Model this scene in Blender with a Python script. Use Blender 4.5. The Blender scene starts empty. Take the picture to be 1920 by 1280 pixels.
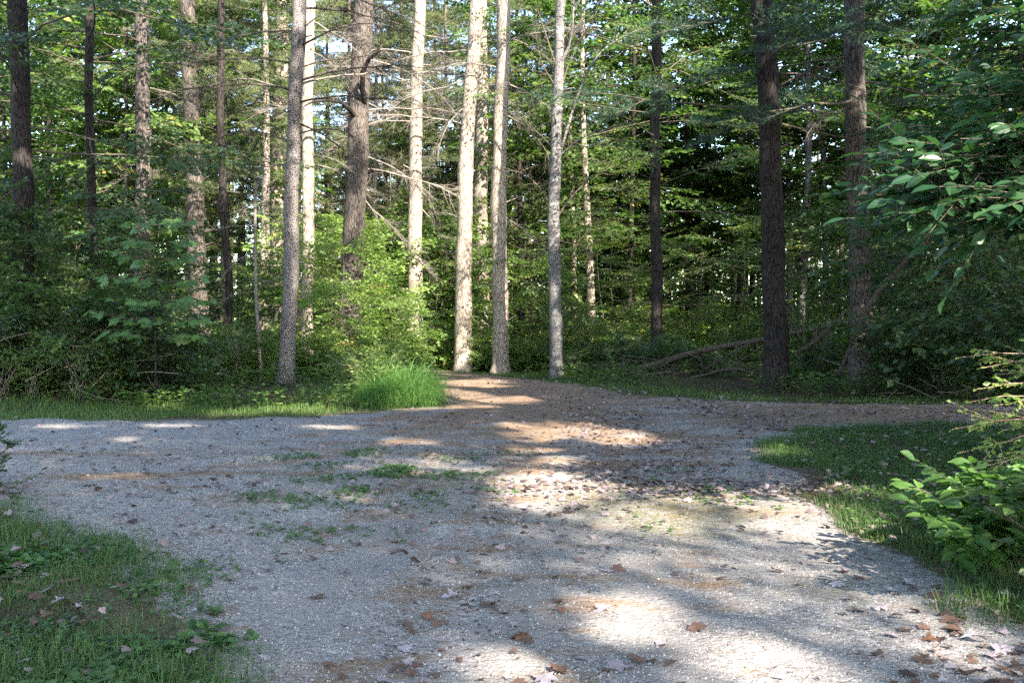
import bpy, math
import numpy as np
from mathutils import Vector, Matrix

rg = np.random.default_rng(11)
sc = bpy.context.scene
COL = sc.collection
PI = math.pi

# ------------------------------------------------------------------ camera geometry
F = 1844.0; CAMH = 1.62; PITCH = math.atan(40 / F)
cp, sp = math.cos(PITCH), math.sin(PITCH)
FW = np.array([0, cp, -sp]); UP = np.array([0, sp, cp]); CAM = np.array([0, 0, CAMH])

def proj(P):
    d = np.asarray(P, float) - CAM
    w = d @ FW
    w = np.where(np.abs(w) < 1e-3, 1e-3, w)
    return 960 + F * d[..., 0] / w, 640 - F * (d @ UP) / w, w

def ray(px, py):
    return FW + (px - 960) / F * np.array([1, 0, 0]) + (640 - py) / F * UP

def gp(px, py, z=0.0):            # pixel -> point of the ground
    r = ray(px, py); t = (z - CAMH) / r[2]
    return (CAM + r * t)[:2]

def wp(px, py, Y):                # pixel -> point at distance Y
    r = ray(px, py); return CAM + r * (Y / r[1])

# sun: behind the camera and to the right
SAZ, SEL = math.radians(33), math.radians(37)
S = np.array([math.sin(SAZ) * math.cos(SEL), -math.cos(SAZ) * math.cos(SEL), math.sin(SEL)])

# ------------------------------------------------------------------ noise
class Noise:
    def __init__(s, n=24, seed=0):
        r = np.random.default_rng(seed)
        a = r.uniform(0, 2 * PI, n); f = r.uniform(.4, 2.2, n)
        s.kx, s.ky, s.ph = f * np.cos(a), f * np.sin(a), r.uniform(0, 2 * PI, n)
    def __call__(s, x, y, sc=1.0):
        x = np.asarray(x, float)[..., None] / sc; y = np.asarray(y, float)[..., None] / sc
        return np.sin(x * s.kx + y * s.ky + s.ph).sum(-1) / math.sqrt(len(s.kx) / 2.)
N1, N2, N3 = Noise(24, 1), Noise(24, 2), Noise(24, 3)

# ------------------------------------------------------------------ mesh building
class Geo:
    def __init__(s): s.V = []; s.F = []; s.M = []; s.A = []; s.n = 0; s.S = []
    def add(s, V, F, mat=0, v=None, smooth=False):
        V = np.asarray(V, np.float32).reshape(-1, 3)
        if v is None: v = np.full(len(V), .5, np.float32)
        s.V.append(V); s.A.append(np.asarray(v, np.float32))
        F = np.asarray(F, np.int64)
        s.F.append(F + s.n); s.M.append(np.full(len(F), mat, np.int32)); s.S.append(np.full(len(F), smooth, bool))
        s.n += len(V)
    def mesh(s, name, mats):
        me = bpy.data.meshes.new(name)
        V = np.concatenate(s.V); A = np.concatenate(s.A)
        me.vertices.add(len(V)); me.vertices.foreach_set('co', V.ravel())
        tot = np.concatenate([np.full(len(f), f.shape[1], np.int32) for f in s.F])
        loops = np.concatenate([f.ravel() for f in s.F]).astype(np.int32)
        me.loops.add(len(loops)); me.loops.foreach_set('vertex_index', loops)
        me.polygons.add(len(tot))
        me.polygons.foreach_set('loop_start', np.concatenate([[0], np.cumsum(tot)[:-1]]).astype(np.int32))
        me.polygons.foreach_set('material_index', np.concatenate(s.M))
        me.polygons.foreach_set('use_smooth', np.concatenate(s.S))
        at = me.attributes.new('v', 'FLOAT', 'POINT'); at.data.foreach_set('value', A)
        for m in mats: me.materials.append(m)
        me.update(calc_edges=True)
        return me

def obj(name, me, parent=None, loc=(0, 0, 0), rot=(0, 0, 0), scale=1.0):
    o = bpy.data.objects.new(name, me); COL.objects.link(o)
    o.location = [float(c) for c in loc]; o.rotation_euler = rot
    o.scale = (scale,) * 3 if np.isscalar(scale) else scale
    if parent is not None: o.parent = parent
    return o

def tag(o, label=None, cat=None, group=None, kind=None):
    if label: o['label'] = label
    if cat: o['category'] = cat
    if group: o['group'] = group
    if kind: o['kind'] = kind
    return o

def thing(name, label, cat, loc=(0, 0, 0), rz=0.0, group=None, scale=1.0):
    return tag(obj(name, None, None, loc, (0, 0, rz), scale), label, cat, group)

def norm(a): return a / np.maximum(np.linalg.norm(a, axis=-1, keepdims=True), 1e-9)

def inst(geo, T, TF, P, D, N, L, W, mat, v):
    """one copy of a small leaf shape per frame"""
    n = len(P)
    if n == 0: return
    D = norm(D); N = norm(N - (N * D).sum(-1, keepdims=True) * D); Sd = np.cross(N, D)
    L = np.broadcast_to(L, (n,)); W = np.broadcast_to(W, (n,))
    V = (P[:, None] + (L[:, None] * T[None, :, 0])[..., None] * D[:, None]
         + (W[:, None] * T[None, :, 1])[..., None] * Sd[:, None]
         + (L[:, None] * T[None, :, 2])[..., None] * N[:, None])
    k = len(T)
    for tf in TF:
        pass
    Fa = (np.arange(n)[:, None, None] * k + TF[None]).reshape(-1, TF.shape[1])
    geo.add(V.reshape(-1, 3), Fa, mat, np.repeat(np.broadcast_to(v, (n,)), k))

A = np.array
T_SIMPLE = A([[0, 0, 0], [.45, .5, .07], [1, 0, -.06], [.45, -.5, .07]], float); F_SIMPLE = A([[0, 2, 1], [0, 3, 2]])
T_OVAL = A([[0, 0, 0], [.22, .36, .05], [.55, .48, .06], [.82, .27, .0], [1, 0, -.1], [.82, -.27, .0], [.55, -.48, .06], [.22, -.36, .05], [.3, 0, 0], [.65, 0, -.02]], float)
F_OVAL = A([[0, 8, 1], [1, 8, 2], [8, 9, 2], [2, 9, 3], [9, 4, 3], [0, 7, 8], [7, 6, 8], [8, 6, 9], [6, 5, 9], [9, 5, 4]])
_m = [(0, 0), (.02, .16), (-.05, .40), (.14, .36), (.24, .52), (.42, .58), (.45, .40), (.50, .22), (.68, .30), (.80, .14), (1.0, 0)]
_mo = _m + [(x, -y) for x, y in _m[-2:0:-1]]
T_MAPLE = A([[.35, 0, .04]] + [[x, y, -.10 * (y * y * 2 + (x - .35) ** 2)] for x, y in _mo], float)
F_MAPLE = A([[0, i, i % len(_mo) + 1] for i in range(1, len(_mo) + 1)])
T_NEED = A([[0, .5, 0], [0, -.5, 0], [1, 0, 0]], float); F_NEED = A([[0, 1, 2]])
T_BLADE = A([[0, -.5, 0], [0, .5, 0], [.55, .38, .06], [.55, -.38, .06], [1, 0, .32]], float)
F_BLADE3 = A([[0, 1, 2], [0, 2, 3], [3, 2, 4]])

def segs(geo, a, b, ra, rb, mat=0, sides=4, v=None):
    """many straight tapered twigs at once"""
    a = np.asarray(a, float).reshape(-1, 3); b = np.asarray(b, float).reshape(-1, 3); n = len(a)
    if n == 0: return
    ra = np.broadcast_to(ra, (n,)); rb = np.broadcast_to(rb, (n,))
    d = norm(b - a); ref = np.where(np.abs(d[:, 2:3]) > .9, A([[1., 0, 0]]), A([[0, 0, 1.]]))
    u = norm(np.cross(d, ref)); w = np.cross(d, u)
    th = np.arange(sides) / sides * 2 * PI
    ring = np.cos(th)[None, :, None] * u[:, None] + np.sin(th)[None, :, None] * w[:, None]
    V = np.concatenate([a[:, None] + ring * ra[:, None, None], b[:, None] + ring * rb[:, None, None]], 1)
    i = np.arange(sides); j = (i + 1) % sides
    q = np.stack([i, j, j + sides, i + sides], 1)
    Fa = (np.arange(n)[:, None, None] * 2 * sides + q[None]).reshape(-1, 4)
    geo.add(V.reshape(-1, 3), Fa, mat, None if v is None else np.repeat(np.broadcast_to(v, (n,)), 2 * sides), smooth=True)

def tube(geo, pts, rad, mat=0, sides=12, rough=0.0, flare=0.0, seed=0, v=.5):
    """one continuous tapered tube (trunks, logs, limbs)"""
    pts = np.asarray(pts, float); rad = np.asarray(rad, float); n = len(pts)
    tan = norm(np.gradient(pts, axis=0))
    r0 = np.random.default_rng(seed)
    ref = A([1., 0, 0]) if abs(tan[0][0]) < .8 else A([0, 0, 1.])
    u = norm(np.cross(tan, ref)); w = np.cross(tan, u)
    th = np.arange(sides) / sides * 2 * PI
    R = np.repeat(rad[:, None], sides, 1)
    if rough:
        s = np.concatenate([[0], np.cumsum(np.linalg.norm(np.diff(pts, axis=0), axis=1))])
        for k in range(5):
            m = r0.integers(1, 6); R = R * (1 + rough * .5 * np.sin(m * th[None] + r0.uniform(.3, 2.5) * s[:, None] + r0.uniform(0, 6)))
        R = R * (1 + rough * .5 * r0.standard_normal(R.shape))
    if flare:
        h = pts[:, 2] - pts[0, 2]
        lob = 1 + .35 * np.sin(5 * th + r0.uniform(0, 6)) + .2 * np.sin(3 * th + r0.uniform(0, 6))
        R = R * (1 + flare * np.exp(-h / .28)[:, None] * lob[None])
    V = pts[:, None] + (np.cos(th)[None, :, None] * u[:, None] + np.sin(th)[None, :, None] * w[:, None]) * R[..., None]
    V = np.concatenate([V.reshape(-1, 3), pts[-1:]])
    i = np.arange(sides); j = (i + 1) % sides
    q = np.stack([i, j, j + sides, i + sides], 1)
    Fa = (np.arange(n - 1)[:, None, None] * sides + q[None]).reshape(-1, 4)
    geo.add(V, Fa, mat, np.full(len(V), v), smooth=True)
    cap = np.stack([(n - 1) * sides + i, (n - 1) * sides + j, np.full(sides, n * sides)], 1)
    geo.F.append(cap + geo.n - len(V)); geo.M.append(np.full(sides, mat, np.int32)); geo.S.append(np.zeros(sides, bool))

# ------------------------------------------------------------------ materials
def mat_new(name):
    m = bpy.data.materials.new(name); m.use_nodes = True
    nt = m.node_tree; nt.nodes.clear()
    return m, nt
def nd(nt, t, **kw):
    n = nt.nodes.new(t)
    for k, v in kw.items():
        if k in n.inputs: n.inputs[k].default_value = v
        else: setattr(n, k, v)
    return n
def ramp(nt, fac, stops, interp='LINEAR'):
    r = nt.nodes.new('ShaderNodeValToRGB'); r.color_ramp.interpolation = interp
    el = r.color_ramp.elements
    while len(el) < len(stops): el.new(.5)
    for e, (p, c) in zip(el, stops): e.position = p; e.color = (*c, 1)
    nt.links.new(fac, r.inputs[0]); return r.outputs[0]
def mixc(nt, fac, a, b, mode='MIX'):
    m = nt.nodes.new('ShaderNodeMix'); m.data_type = 'RGBA'; m.blend_type = mode
    for s, v in ((m.inputs[0], fac), (m.inputs[6], a), (m.inputs[7], b)):
        if hasattr(v, 'is_output'): nt.links.new(v, s)
        elif isinstance(v, (tuple, list)): s.default_value = (*v, 1)
        else: s.default_value = v
    return m.outputs[2]
def math_(nt, op, a, b=0.0, clamp=False):
    m = nt.nodes.new('ShaderNodeMath'); m.operation = op; m.use_clamp = clamp
    for s, v in ((m.inputs[0], a), (m.inputs[1], b)):
        if hasattr(v, 'is_output'): nt.links.new(v, s)
        else: s.default_value = v
    return m.outputs[0]
def noise(nt, vec, scale, detail=4, rough=.55, out=0):
    n = nd(nt, 'ShaderNodeTexNoise', Scale=scale, Detail=detail, Roughness=rough)
    if vec is not None: nt.links.new(vec, n.inputs['Vector'])
    return n.outputs[out]
def smooth(nt, fac, lo, hi):
    m = nt.nodes.new('ShaderNodeMapRange'); m.interpolation_type = 'SMOOTHSTEP'
    m.inputs['From Min'].default_value = lo; m.inputs['From Max'].default_value = hi
    nt.links.new(fac, m.inputs['Value']); return m.outputs[0]
def attr(nt, name): return nd(nt, 'ShaderNodeAttribute', attribute_name=name)

def leaf_mat(name, c_dark, c_light, trans=.35, t_mult=(1.3, 1.5, .7), gloss=.3, odd=None, rough=.5):
    m, nt = mat_new(name); L = nt.links.new
    v = attr(nt, 'v').outputs['Fac']
    oi = nd(nt, 'ShaderNodeObjectInfo')
    f = math_(nt, 'ADD', v, math_(nt, 'MULTIPLY', math_(nt, 'SUBTRACT', oi.outputs['Random'], .5), .35), True)
    stops = [(0, c_dark), (.8, c_light)]
    if odd: stops += [(.93, c_light), (.97, odd)]
    c = ramp(nt, f, stops)
    b = nd(nt, 'ShaderNodeBsdfPrincipled', Roughness=rough); b.inputs['Specular IOR Level'].default_value = gloss
    L(c, b.inputs['Base Color'])
    t = nd(nt, 'ShaderNodeBsdfTranslucent')
    L(mixc(nt, 1.0, c, t_mult, 'MULTIPLY'), t.inputs['Color'])
    mx = nd(nt, 'ShaderNodeMixShader'); mx.inputs[0].default_value = trans
    L(b.outputs[0], mx.inputs[1]); L(t.outputs[0], mx.inputs[2])
    o = nd(nt, 'ShaderNodeOutputMaterial'); L(mx.outputs[0], o.inputs[0])
    return m

def bark_mat(name, dark, mid, light, scale=1.0, lichen=None, lich_lo=.55, flaky=0.0, bump=.6, streak=7.0):
    m, nt = mat_new(name); L = nt.links.new
    tc = nd(nt, 'ShaderNodeTexCoord'); oi = nd(nt, 'ShaderNodeObjectInfo')
    off = nd(nt, 'ShaderNodeVectorMath', operation='ADD'); L(tc.outputs['Object'], off.inputs[0])
    cmb = nd(nt, 'ShaderNodeCombineXYZ'); L(math_(nt, 'MULTIPLY', oi.outputs['Random'], 50.), cmb.inputs[2]); L(cmb.outputs[0], off.inputs[1])
    mp = nd(nt, 'ShaderNodeMapping'); mp.inputs['Scale'].default_value = (scale, scale, scale / streak if not flaky else scale * .55)
    L(off.outputs[0], mp.inputs[0])
    n1 = noise(nt, mp.outputs[0], 22, 6, .6)
    vo = nd(nt, 'ShaderNodeTexVoronoi', Scale=26.0, feature='DISTANCE_TO_EDGE'); L(mp.outputs[0], vo.inputs['Vector'])
    pl = smooth(nt, vo.outputs['Distance'], .0, .14)
    h = math_(nt, 'ADD', math_(nt, 'MULTIPLY', pl, .55), math_(nt, 'MULTIPLY', n1, .7))
    c = ramp(nt, h, [(.25, dark), (.62, mid), (1., light)])
    big = noise(nt, off.outputs[0], 1.7, 4, .6)
    c = mixc(nt, math_(nt, 'MULTIPLY', smooth(nt, big, .35, .7), .45), c, mixc(nt, 1., c, (.6, .62, .66), 'MULTIPLY'))
    if lichen:
        lf = smooth(nt, noise(nt, off.outputs[0], 5.5, 6, .68), lich_lo, lich_lo + .12)
        c = mixc(nt, math_(nt, 'MULTIPLY', lf, .85), c, lichen)
    bs = nd(nt, 'ShaderNodeBsdfPrincipled', Roughness=.9); bs.inputs['Specular IOR Level'].default_value = .15
    L(c, bs.inputs['Base Color'])
    bp = nd(nt, 'ShaderNodeBump', Strength=bump, Distance=.03); L(h, bp.inputs['Height']); L(bp.outputs[0], bs.inputs['Normal'])
    o = nd(nt, 'ShaderNodeOutputMaterial'); L(bs.outputs[0], o.inputs[0])
    return m

M = {}
M['maple'] = leaf_mat('maple_leaf', (.028, .066, .018), (.094, .158, .038), .44, odd=(.30, .24, .03))
M['under'] = leaf_mat('understory_leaf', (.055, .115, .028), (.150, .225, .060), .48, odd=(.30, .22, .06), gloss=.5, rough=.42)
M['shade'] = leaf_mat('shaded_leaf', (.020, .047, .016), (.062, .112, .032), .36, gloss=.5, rough=.42)  # leaf green darkened, woodland shade put into the colour
M['young'] = leaf_mat('sunlit_leaf', (.100, .180, .038), (.240, .330, .090), .48, (1.2, 1.35, .8), gloss=.5, rough=.42, odd=(.32, .24, .07))  # leaf green lightened, sunlight on the saplings put into the colour
M['hick'] = leaf_mat('shaded_hickory_leaf', (.016, .056, .026), (.046, .106, .040), .32, gloss=.6, rough=.36)  # broad leaf darkened and blued, shade on the boughs put into the colour
M['big'] = leaf_mat('broad_leaf', (.040, .098, .026), (.098, .185, .044), .40, gloss=.5, rough=.42)
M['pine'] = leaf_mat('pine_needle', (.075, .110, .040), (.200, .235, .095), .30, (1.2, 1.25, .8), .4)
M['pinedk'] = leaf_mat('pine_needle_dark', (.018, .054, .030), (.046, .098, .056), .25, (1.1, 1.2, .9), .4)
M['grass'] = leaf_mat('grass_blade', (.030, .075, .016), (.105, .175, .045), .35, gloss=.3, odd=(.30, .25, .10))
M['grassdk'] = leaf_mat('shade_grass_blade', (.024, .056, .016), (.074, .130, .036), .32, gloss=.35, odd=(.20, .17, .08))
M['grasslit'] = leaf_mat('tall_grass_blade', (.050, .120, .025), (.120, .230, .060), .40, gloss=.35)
M['weed'] = leaf_mat('weed_leaf', (.028, .078, .022), (.080, .155, .042), .33, gloss=.4)
M['litter'] = leaf_mat('litter_leaf', (.045, .029, .022), (.235, .185, .185), .06, (1, .8, .6), .25, rough=.6)
M['leaf_pale'] = leaf_mat('fallen_leaf_pale', (.190, .155, .165), (.330, .285, .310), .06, (1, .8, .6), .3, rough=.6)
M['leaf_brown'] = leaf_mat('fallen_leaf_brown', (.050, .030, .024), (.150, .090, .066), .06, (1, .8, .6), .3, rough=.6)
M['leaf_rust'] = leaf_mat('fallen_leaf_rust', (.110, .050, .028), (.175, .085, .048), .08, (1, .8, .6), .3, rough=.6)
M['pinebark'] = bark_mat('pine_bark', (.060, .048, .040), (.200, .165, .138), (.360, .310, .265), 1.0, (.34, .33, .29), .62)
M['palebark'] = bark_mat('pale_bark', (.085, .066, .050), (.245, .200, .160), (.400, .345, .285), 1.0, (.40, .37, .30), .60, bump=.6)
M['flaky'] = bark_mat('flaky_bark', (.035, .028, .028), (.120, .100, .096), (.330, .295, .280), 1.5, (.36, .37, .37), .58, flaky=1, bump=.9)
M['darkbark'] = bark_mat('shaded_dark_bark', (.006, .0052, .005), (.019, .016, .0145), (.048, .040, .036), 1.0, (.075, .08, .07), .70)  # albedo cut, shade on the trunks put into the bark colour
M['duskbark'] = bark_mat('shaded_pine_bark', (.018, .015, .0135), (.060, .049, .043), (.145, .124, .108), 1.0, (.17, .17, .155), .68)  # darkened as well, part of the trunk shade is in the colour
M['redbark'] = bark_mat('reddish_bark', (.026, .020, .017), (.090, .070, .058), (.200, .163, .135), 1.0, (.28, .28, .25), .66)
M['greybark'] = bark_mat('grey_bark', (.040, .036, .036), (.110, .102, .100), (.205, .192, .185), 1.0, (.27, .30, .275), .52, flaky=1, bump=.5)
M['twig'] = bark_mat('twig_bark', (.022, .019, .013), (.070, .060, .042), (.140, .120, .092), 3.0, bump=.2)
M['deadwood'] = bark_mat('dead_wood', (.070, .058, .050), (.185, .158, .135), (.310, .275, .240), 3.0, bump=.25)
M['log'] = bark_mat('log_bark', (.020, .016, .012), (.070, .055, .040), (.140, .115, .085), 1.6, (.07, .09, .04), .60)
M['pinktwig'] = bark_mat('pink_twig', (.130, .070, .050), (.300, .190, .140), (.420, .300, .230), 4.0, bump=.1)

def ground_mat():
    m, nt = mat_new('forest_floor'); L = nt.links.new
    tc = nd(nt, 'ShaderNodeTexCoord'); p = tc.outputs['Object']
    n1 = noise(nt, p, 14, 8, .7); n2 = noise(nt, p, .9, 4, .6); n3 = noise(nt, p, 45, 3, .6)
    c = ramp(nt, n1, [(.3, (.018, .013, .009)), (.5, (.055, .038, .025)), (.68, (.120, .088, .062))])
    c = mixc(nt, math_(nt, 'MULTIPLY', smooth(nt, n2, .44, .62), .6), c, (.035, .060, .018))
    b = nd(nt, 'ShaderNodeBsdfPrincipled', Roughness=.95); b.inputs['Specular IOR Level'].default_value = .1
    L(c, b.inputs['Base Color'])
    bp = nd(nt, 'ShaderNodeBump', Strength=.8, Distance=.05); L(math_(nt, 'ADD', n1, n3), bp.inputs['Height']); L(bp.outputs[0], b.inputs['Normal'])
    o = nd(nt, 'ShaderNodeOutputMaterial'); L(b.outputs[0], o.inputs[0])
    return m
def road_mat():
    m, nt = mat_new('gravel_surface'); L = nt.links.new
    tc = nd(nt, 'ShaderNodeTexCoord'); p = tc.outputs['Object']
    dirt = attr(nt, 'dirt').outputs['Fac']; moss = attr(nt, 'moss').outputs['Fac']
    vo = nd(nt, 'ShaderNodeTexVoronoi', Scale=60.0); L(p, vo.inputs['Vector'])
    vo2 = nd(nt, 'ShaderNodeTexVoronoi', Scale=26.0); L(p, vo2.inputs['Vector'])
    sepc = nd(nt, 'ShaderNodeSeparateColor'); L(vo.outputs['Color'], sepc.inputs[0])
    sep2 = nd(nt, 'ShaderNodeSeparateColor'); L(vo2.outputs['Color'], sep2.inputs[0])
    st = math_(nt, 'ADD', math_(nt, 'MULTIPLY', sepc.outputs[0], .62), math_(nt, 'MULTIPLY', sep2.outputs[0], .38))
    gr = ramp(nt, st, [(.1, (.105, .097, .094)), (.5, (.226, .212, .208)), (.9, (.390, .366, .356))])
    # fine dust between the stones
    n1 = noise(nt, p, 3.2, 6, .62); n2 = noise(nt, p, .55, 5, .6); nf = noise(nt, p, 90, 3, .7)
    dust = ramp(nt, nf, [(.3, (.172, .158, .152)), (.7, (.276, .256, .244))])
    c = mixc(nt, math_(nt, 'MULTIPLY', smooth(nt, n1, .40, .66), .75), gr, dust)
    c = mixc(nt, math_(nt, 'MULTIPLY', attr(nt, 'track').outputs['Fac'], math_(nt, 'ADD', .15, smooth(nt, n1, .3, .6))), c, dust)
    # reddish drifts of dirt and pine needles, drawn out along the wheel tracks
    mp = nd(nt, 'ShaderNodeMapping'); mp.inputs['Scale'].default_value = (.35, 1.5, 1); mp.inputs['Rotation'].default_value = (0, 0, .12); L(p, mp.inputs[0])
    dr = noise(nt, mp.outputs[0], 1.5, 7, .66)
    nd_ = noise(nt, p, 38, 4, .7)
    dcol = ramp(nt, nd_, [(.28, (.075, .045, .028)), (.5, (.185, .118, .072)), (.72, (.300, .205, .135))])
    df = smooth(nt, math_(nt, 'ADD', dr, math_(nt, 'ADD', math_(nt, 'MULTIPLY', dirt, .40), math_(nt, 'MULTIPLY', math_(nt, 'SUBTRACT', noise(nt, p, 7.5, 6, .7), .5), .55))), .56, .80)
    c = mixc(nt, math_(nt, 'MULTIPLY', df, .88), c, dcol)
    mcol = ramp(nt, nd_, [(.3, (.060, .062, .022)), (.7, (.210, .195, .090))])
    mf = smooth(nt, math_(nt, 'ADD', math_(nt, 'MULTIPLY', n1, .6), math_(nt, 'MULTIPLY', moss, .62)), .48, .78)
    c = mixc(nt, math_(nt, 'MULTIPLY', mf, math_(nt, 'MULTIPLY', .85, smooth(nt, noise(nt, p, 16, 6, .75), .36, .62))), c, mcol)
    c = mixc(nt, math_(nt, 'MULTIPLY', smooth(nt, n2, .35, .7), .35), c, mixc(nt, 1., c, (.72, .70, .68), 'MULTIPLY'))
    soil = attr(nt, 'soil').outputs['Fac']; nso = noise(nt, p, 9, 6, .7)
    scol = ramp(nt, nd_, [(.3, (.030, .024, .015)), (.5, (.080, .060, .038)), (.7, (.160, .125, .090))])
    c = mixc(nt, smooth(nt, math_(nt, 'ADD', math_(nt, 'MULTIPLY', nso, .9), math_(nt, 'MULTIPLY', soil, .95)), .72, .98), c, scol)
    b = nd(nt, 'ShaderNodeBsdfPrincipled', Roughness=.92); b.inputs['Specular IOR Level'].default_value = .2
    L(c, b.inputs['Base Color'])
    h = math_(nt, 'ADD', math_(nt, 'MULTIPLY', math_(nt, 'SUBTRACT', 1., vo.outputs['Distance']), .6), math_(nt, 'ADD', math_(nt, 'MULTIPLY', math_(nt, 'SUBTRACT', 1., vo2.outputs['Distance']), .9), math_(nt, 'MULTIPLY', nf, .4)))
    bp = nd(nt, 'ShaderNodeBump', Strength=.7, Distance=.013); L(h, bp.inputs['Height']); L(bp.outputs[0], b.inputs['Normal'])
    o = nd(nt, 'ShaderNodeOutputMaterial'); L(b.outputs[0], o.inputs[0])
    return m
def stone_mat():
    m, nt = mat_new('loose_stone'); L = nt.links.new
    v = attr(nt, 'v').outputs['Fac']
    c = ramp(nt, v, [(0, (.110, .100, .096)), (.5, (.250, .229, .217)), (1, (.400, .368, .345))])
    b = nd(nt, 'ShaderNodeBsdfPrincipled', Roughness=.85); b.inputs['Specular IOR Level'].default_value = .25; L(c, b.inputs['Base Color'])
    o = nd(nt, 'ShaderNodeOutputMaterial'); L(b.outputs[0], o.inputs[0]); return m

# ------------------------------------------------------------------ where the road lies
road_px1 = [(0, 787), (200, 789), (400, 789), (560, 784), (700, 775), (790, 764), (822, 745), (818, 720), (812, 703)]
road_px2 = [(905, 705), (1000, 713), (1100, 727), (1200, 742), (1330, 752), (1500, 757), (1700, 761), (1920, 766)]
road_px3 = [(1920, 803), (1800, 801), (1600, 803), (1520, 812), (1480, 840), (1468, 866), (1505, 905), (1560, 962), (1650, 1015), (1750, 1070), (1850, 1128), (1930, 1170)]
road_px4 = [(400, 1295), (385, 1235), (305, 1150), (205, 1070), (110, 1005), (0, 955)]
road = [(-40, 16.3), (-14, 16.4)] + [tuple(gp(*q)) for q in road_px1] + [(-8, 37), (-4, 36)] + [tuple(gp(*q)) for q in road_px2] + [(18, 18.0), (40, 18.4)] \
     + [(40, 14.6), (16, 14.7)] + [tuple(gp(*q)) for q in road_px3] + [(2.75, 3.2), (3.2, 0), (3.8, -9), (-3.4, -9), (-2.0, 1.5)] + [tuple(gp(*q)) for q in road_px4] + [(-7.5, 8.6), (-14, 9.4), (-40, 10)]
road = np.array(road)

def poly_sd(x, y, poly):
    """signed distance to a polygon, positive inside"""
    x = np.asarray(x, float); y = np.asarray(y, float)
    d = np.full(x.shape, 1e9); ins = np.zeros(x.shape, bool)
    for (x0, y0), (x1, y1) in zip(poly, np.roll(poly, -1, 0)):
        ex, ey = x1 - x0, y1 - y0
        t = np.clip(((x - x0) * ex + (y - y0) * ey) / (ex * ex + ey * ey + 1e-12), 0, 1)
        d = np.minimum(d, np.hypot(x - x0 - t * ex, y - y0 - t * ey))
        c = (y0 > y) != (y1 > y)
        if abs(ey) > 1e-12: ins ^= c & (x < x0 + (y - y0) * ex / ey)
    return np.where(ins, d, -d)

def road_d(x, y):
    dist = np.hypot(x, y)
    return poly_sd(x, y, road) + (.045 * N1(x, y, .9) + .04 * N2(x, y, .3)) * np.clip(dist / 8, .4, 1.5)

def hgt(x, y):
    d = -poly_sd(np.asarray(x, float), np.asarray(y, float), road)
    k = np.clip((d - .8) / 2.2, 0, 1); k = k * k * (3 - 2 * k)
    return k * (.10 + .09 * N1(x, y, 2.2) + .05 * N2(x, y, .8))
def h1(x, y): return float(hgt(np.array([x]), np.array([y]))[0])

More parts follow.
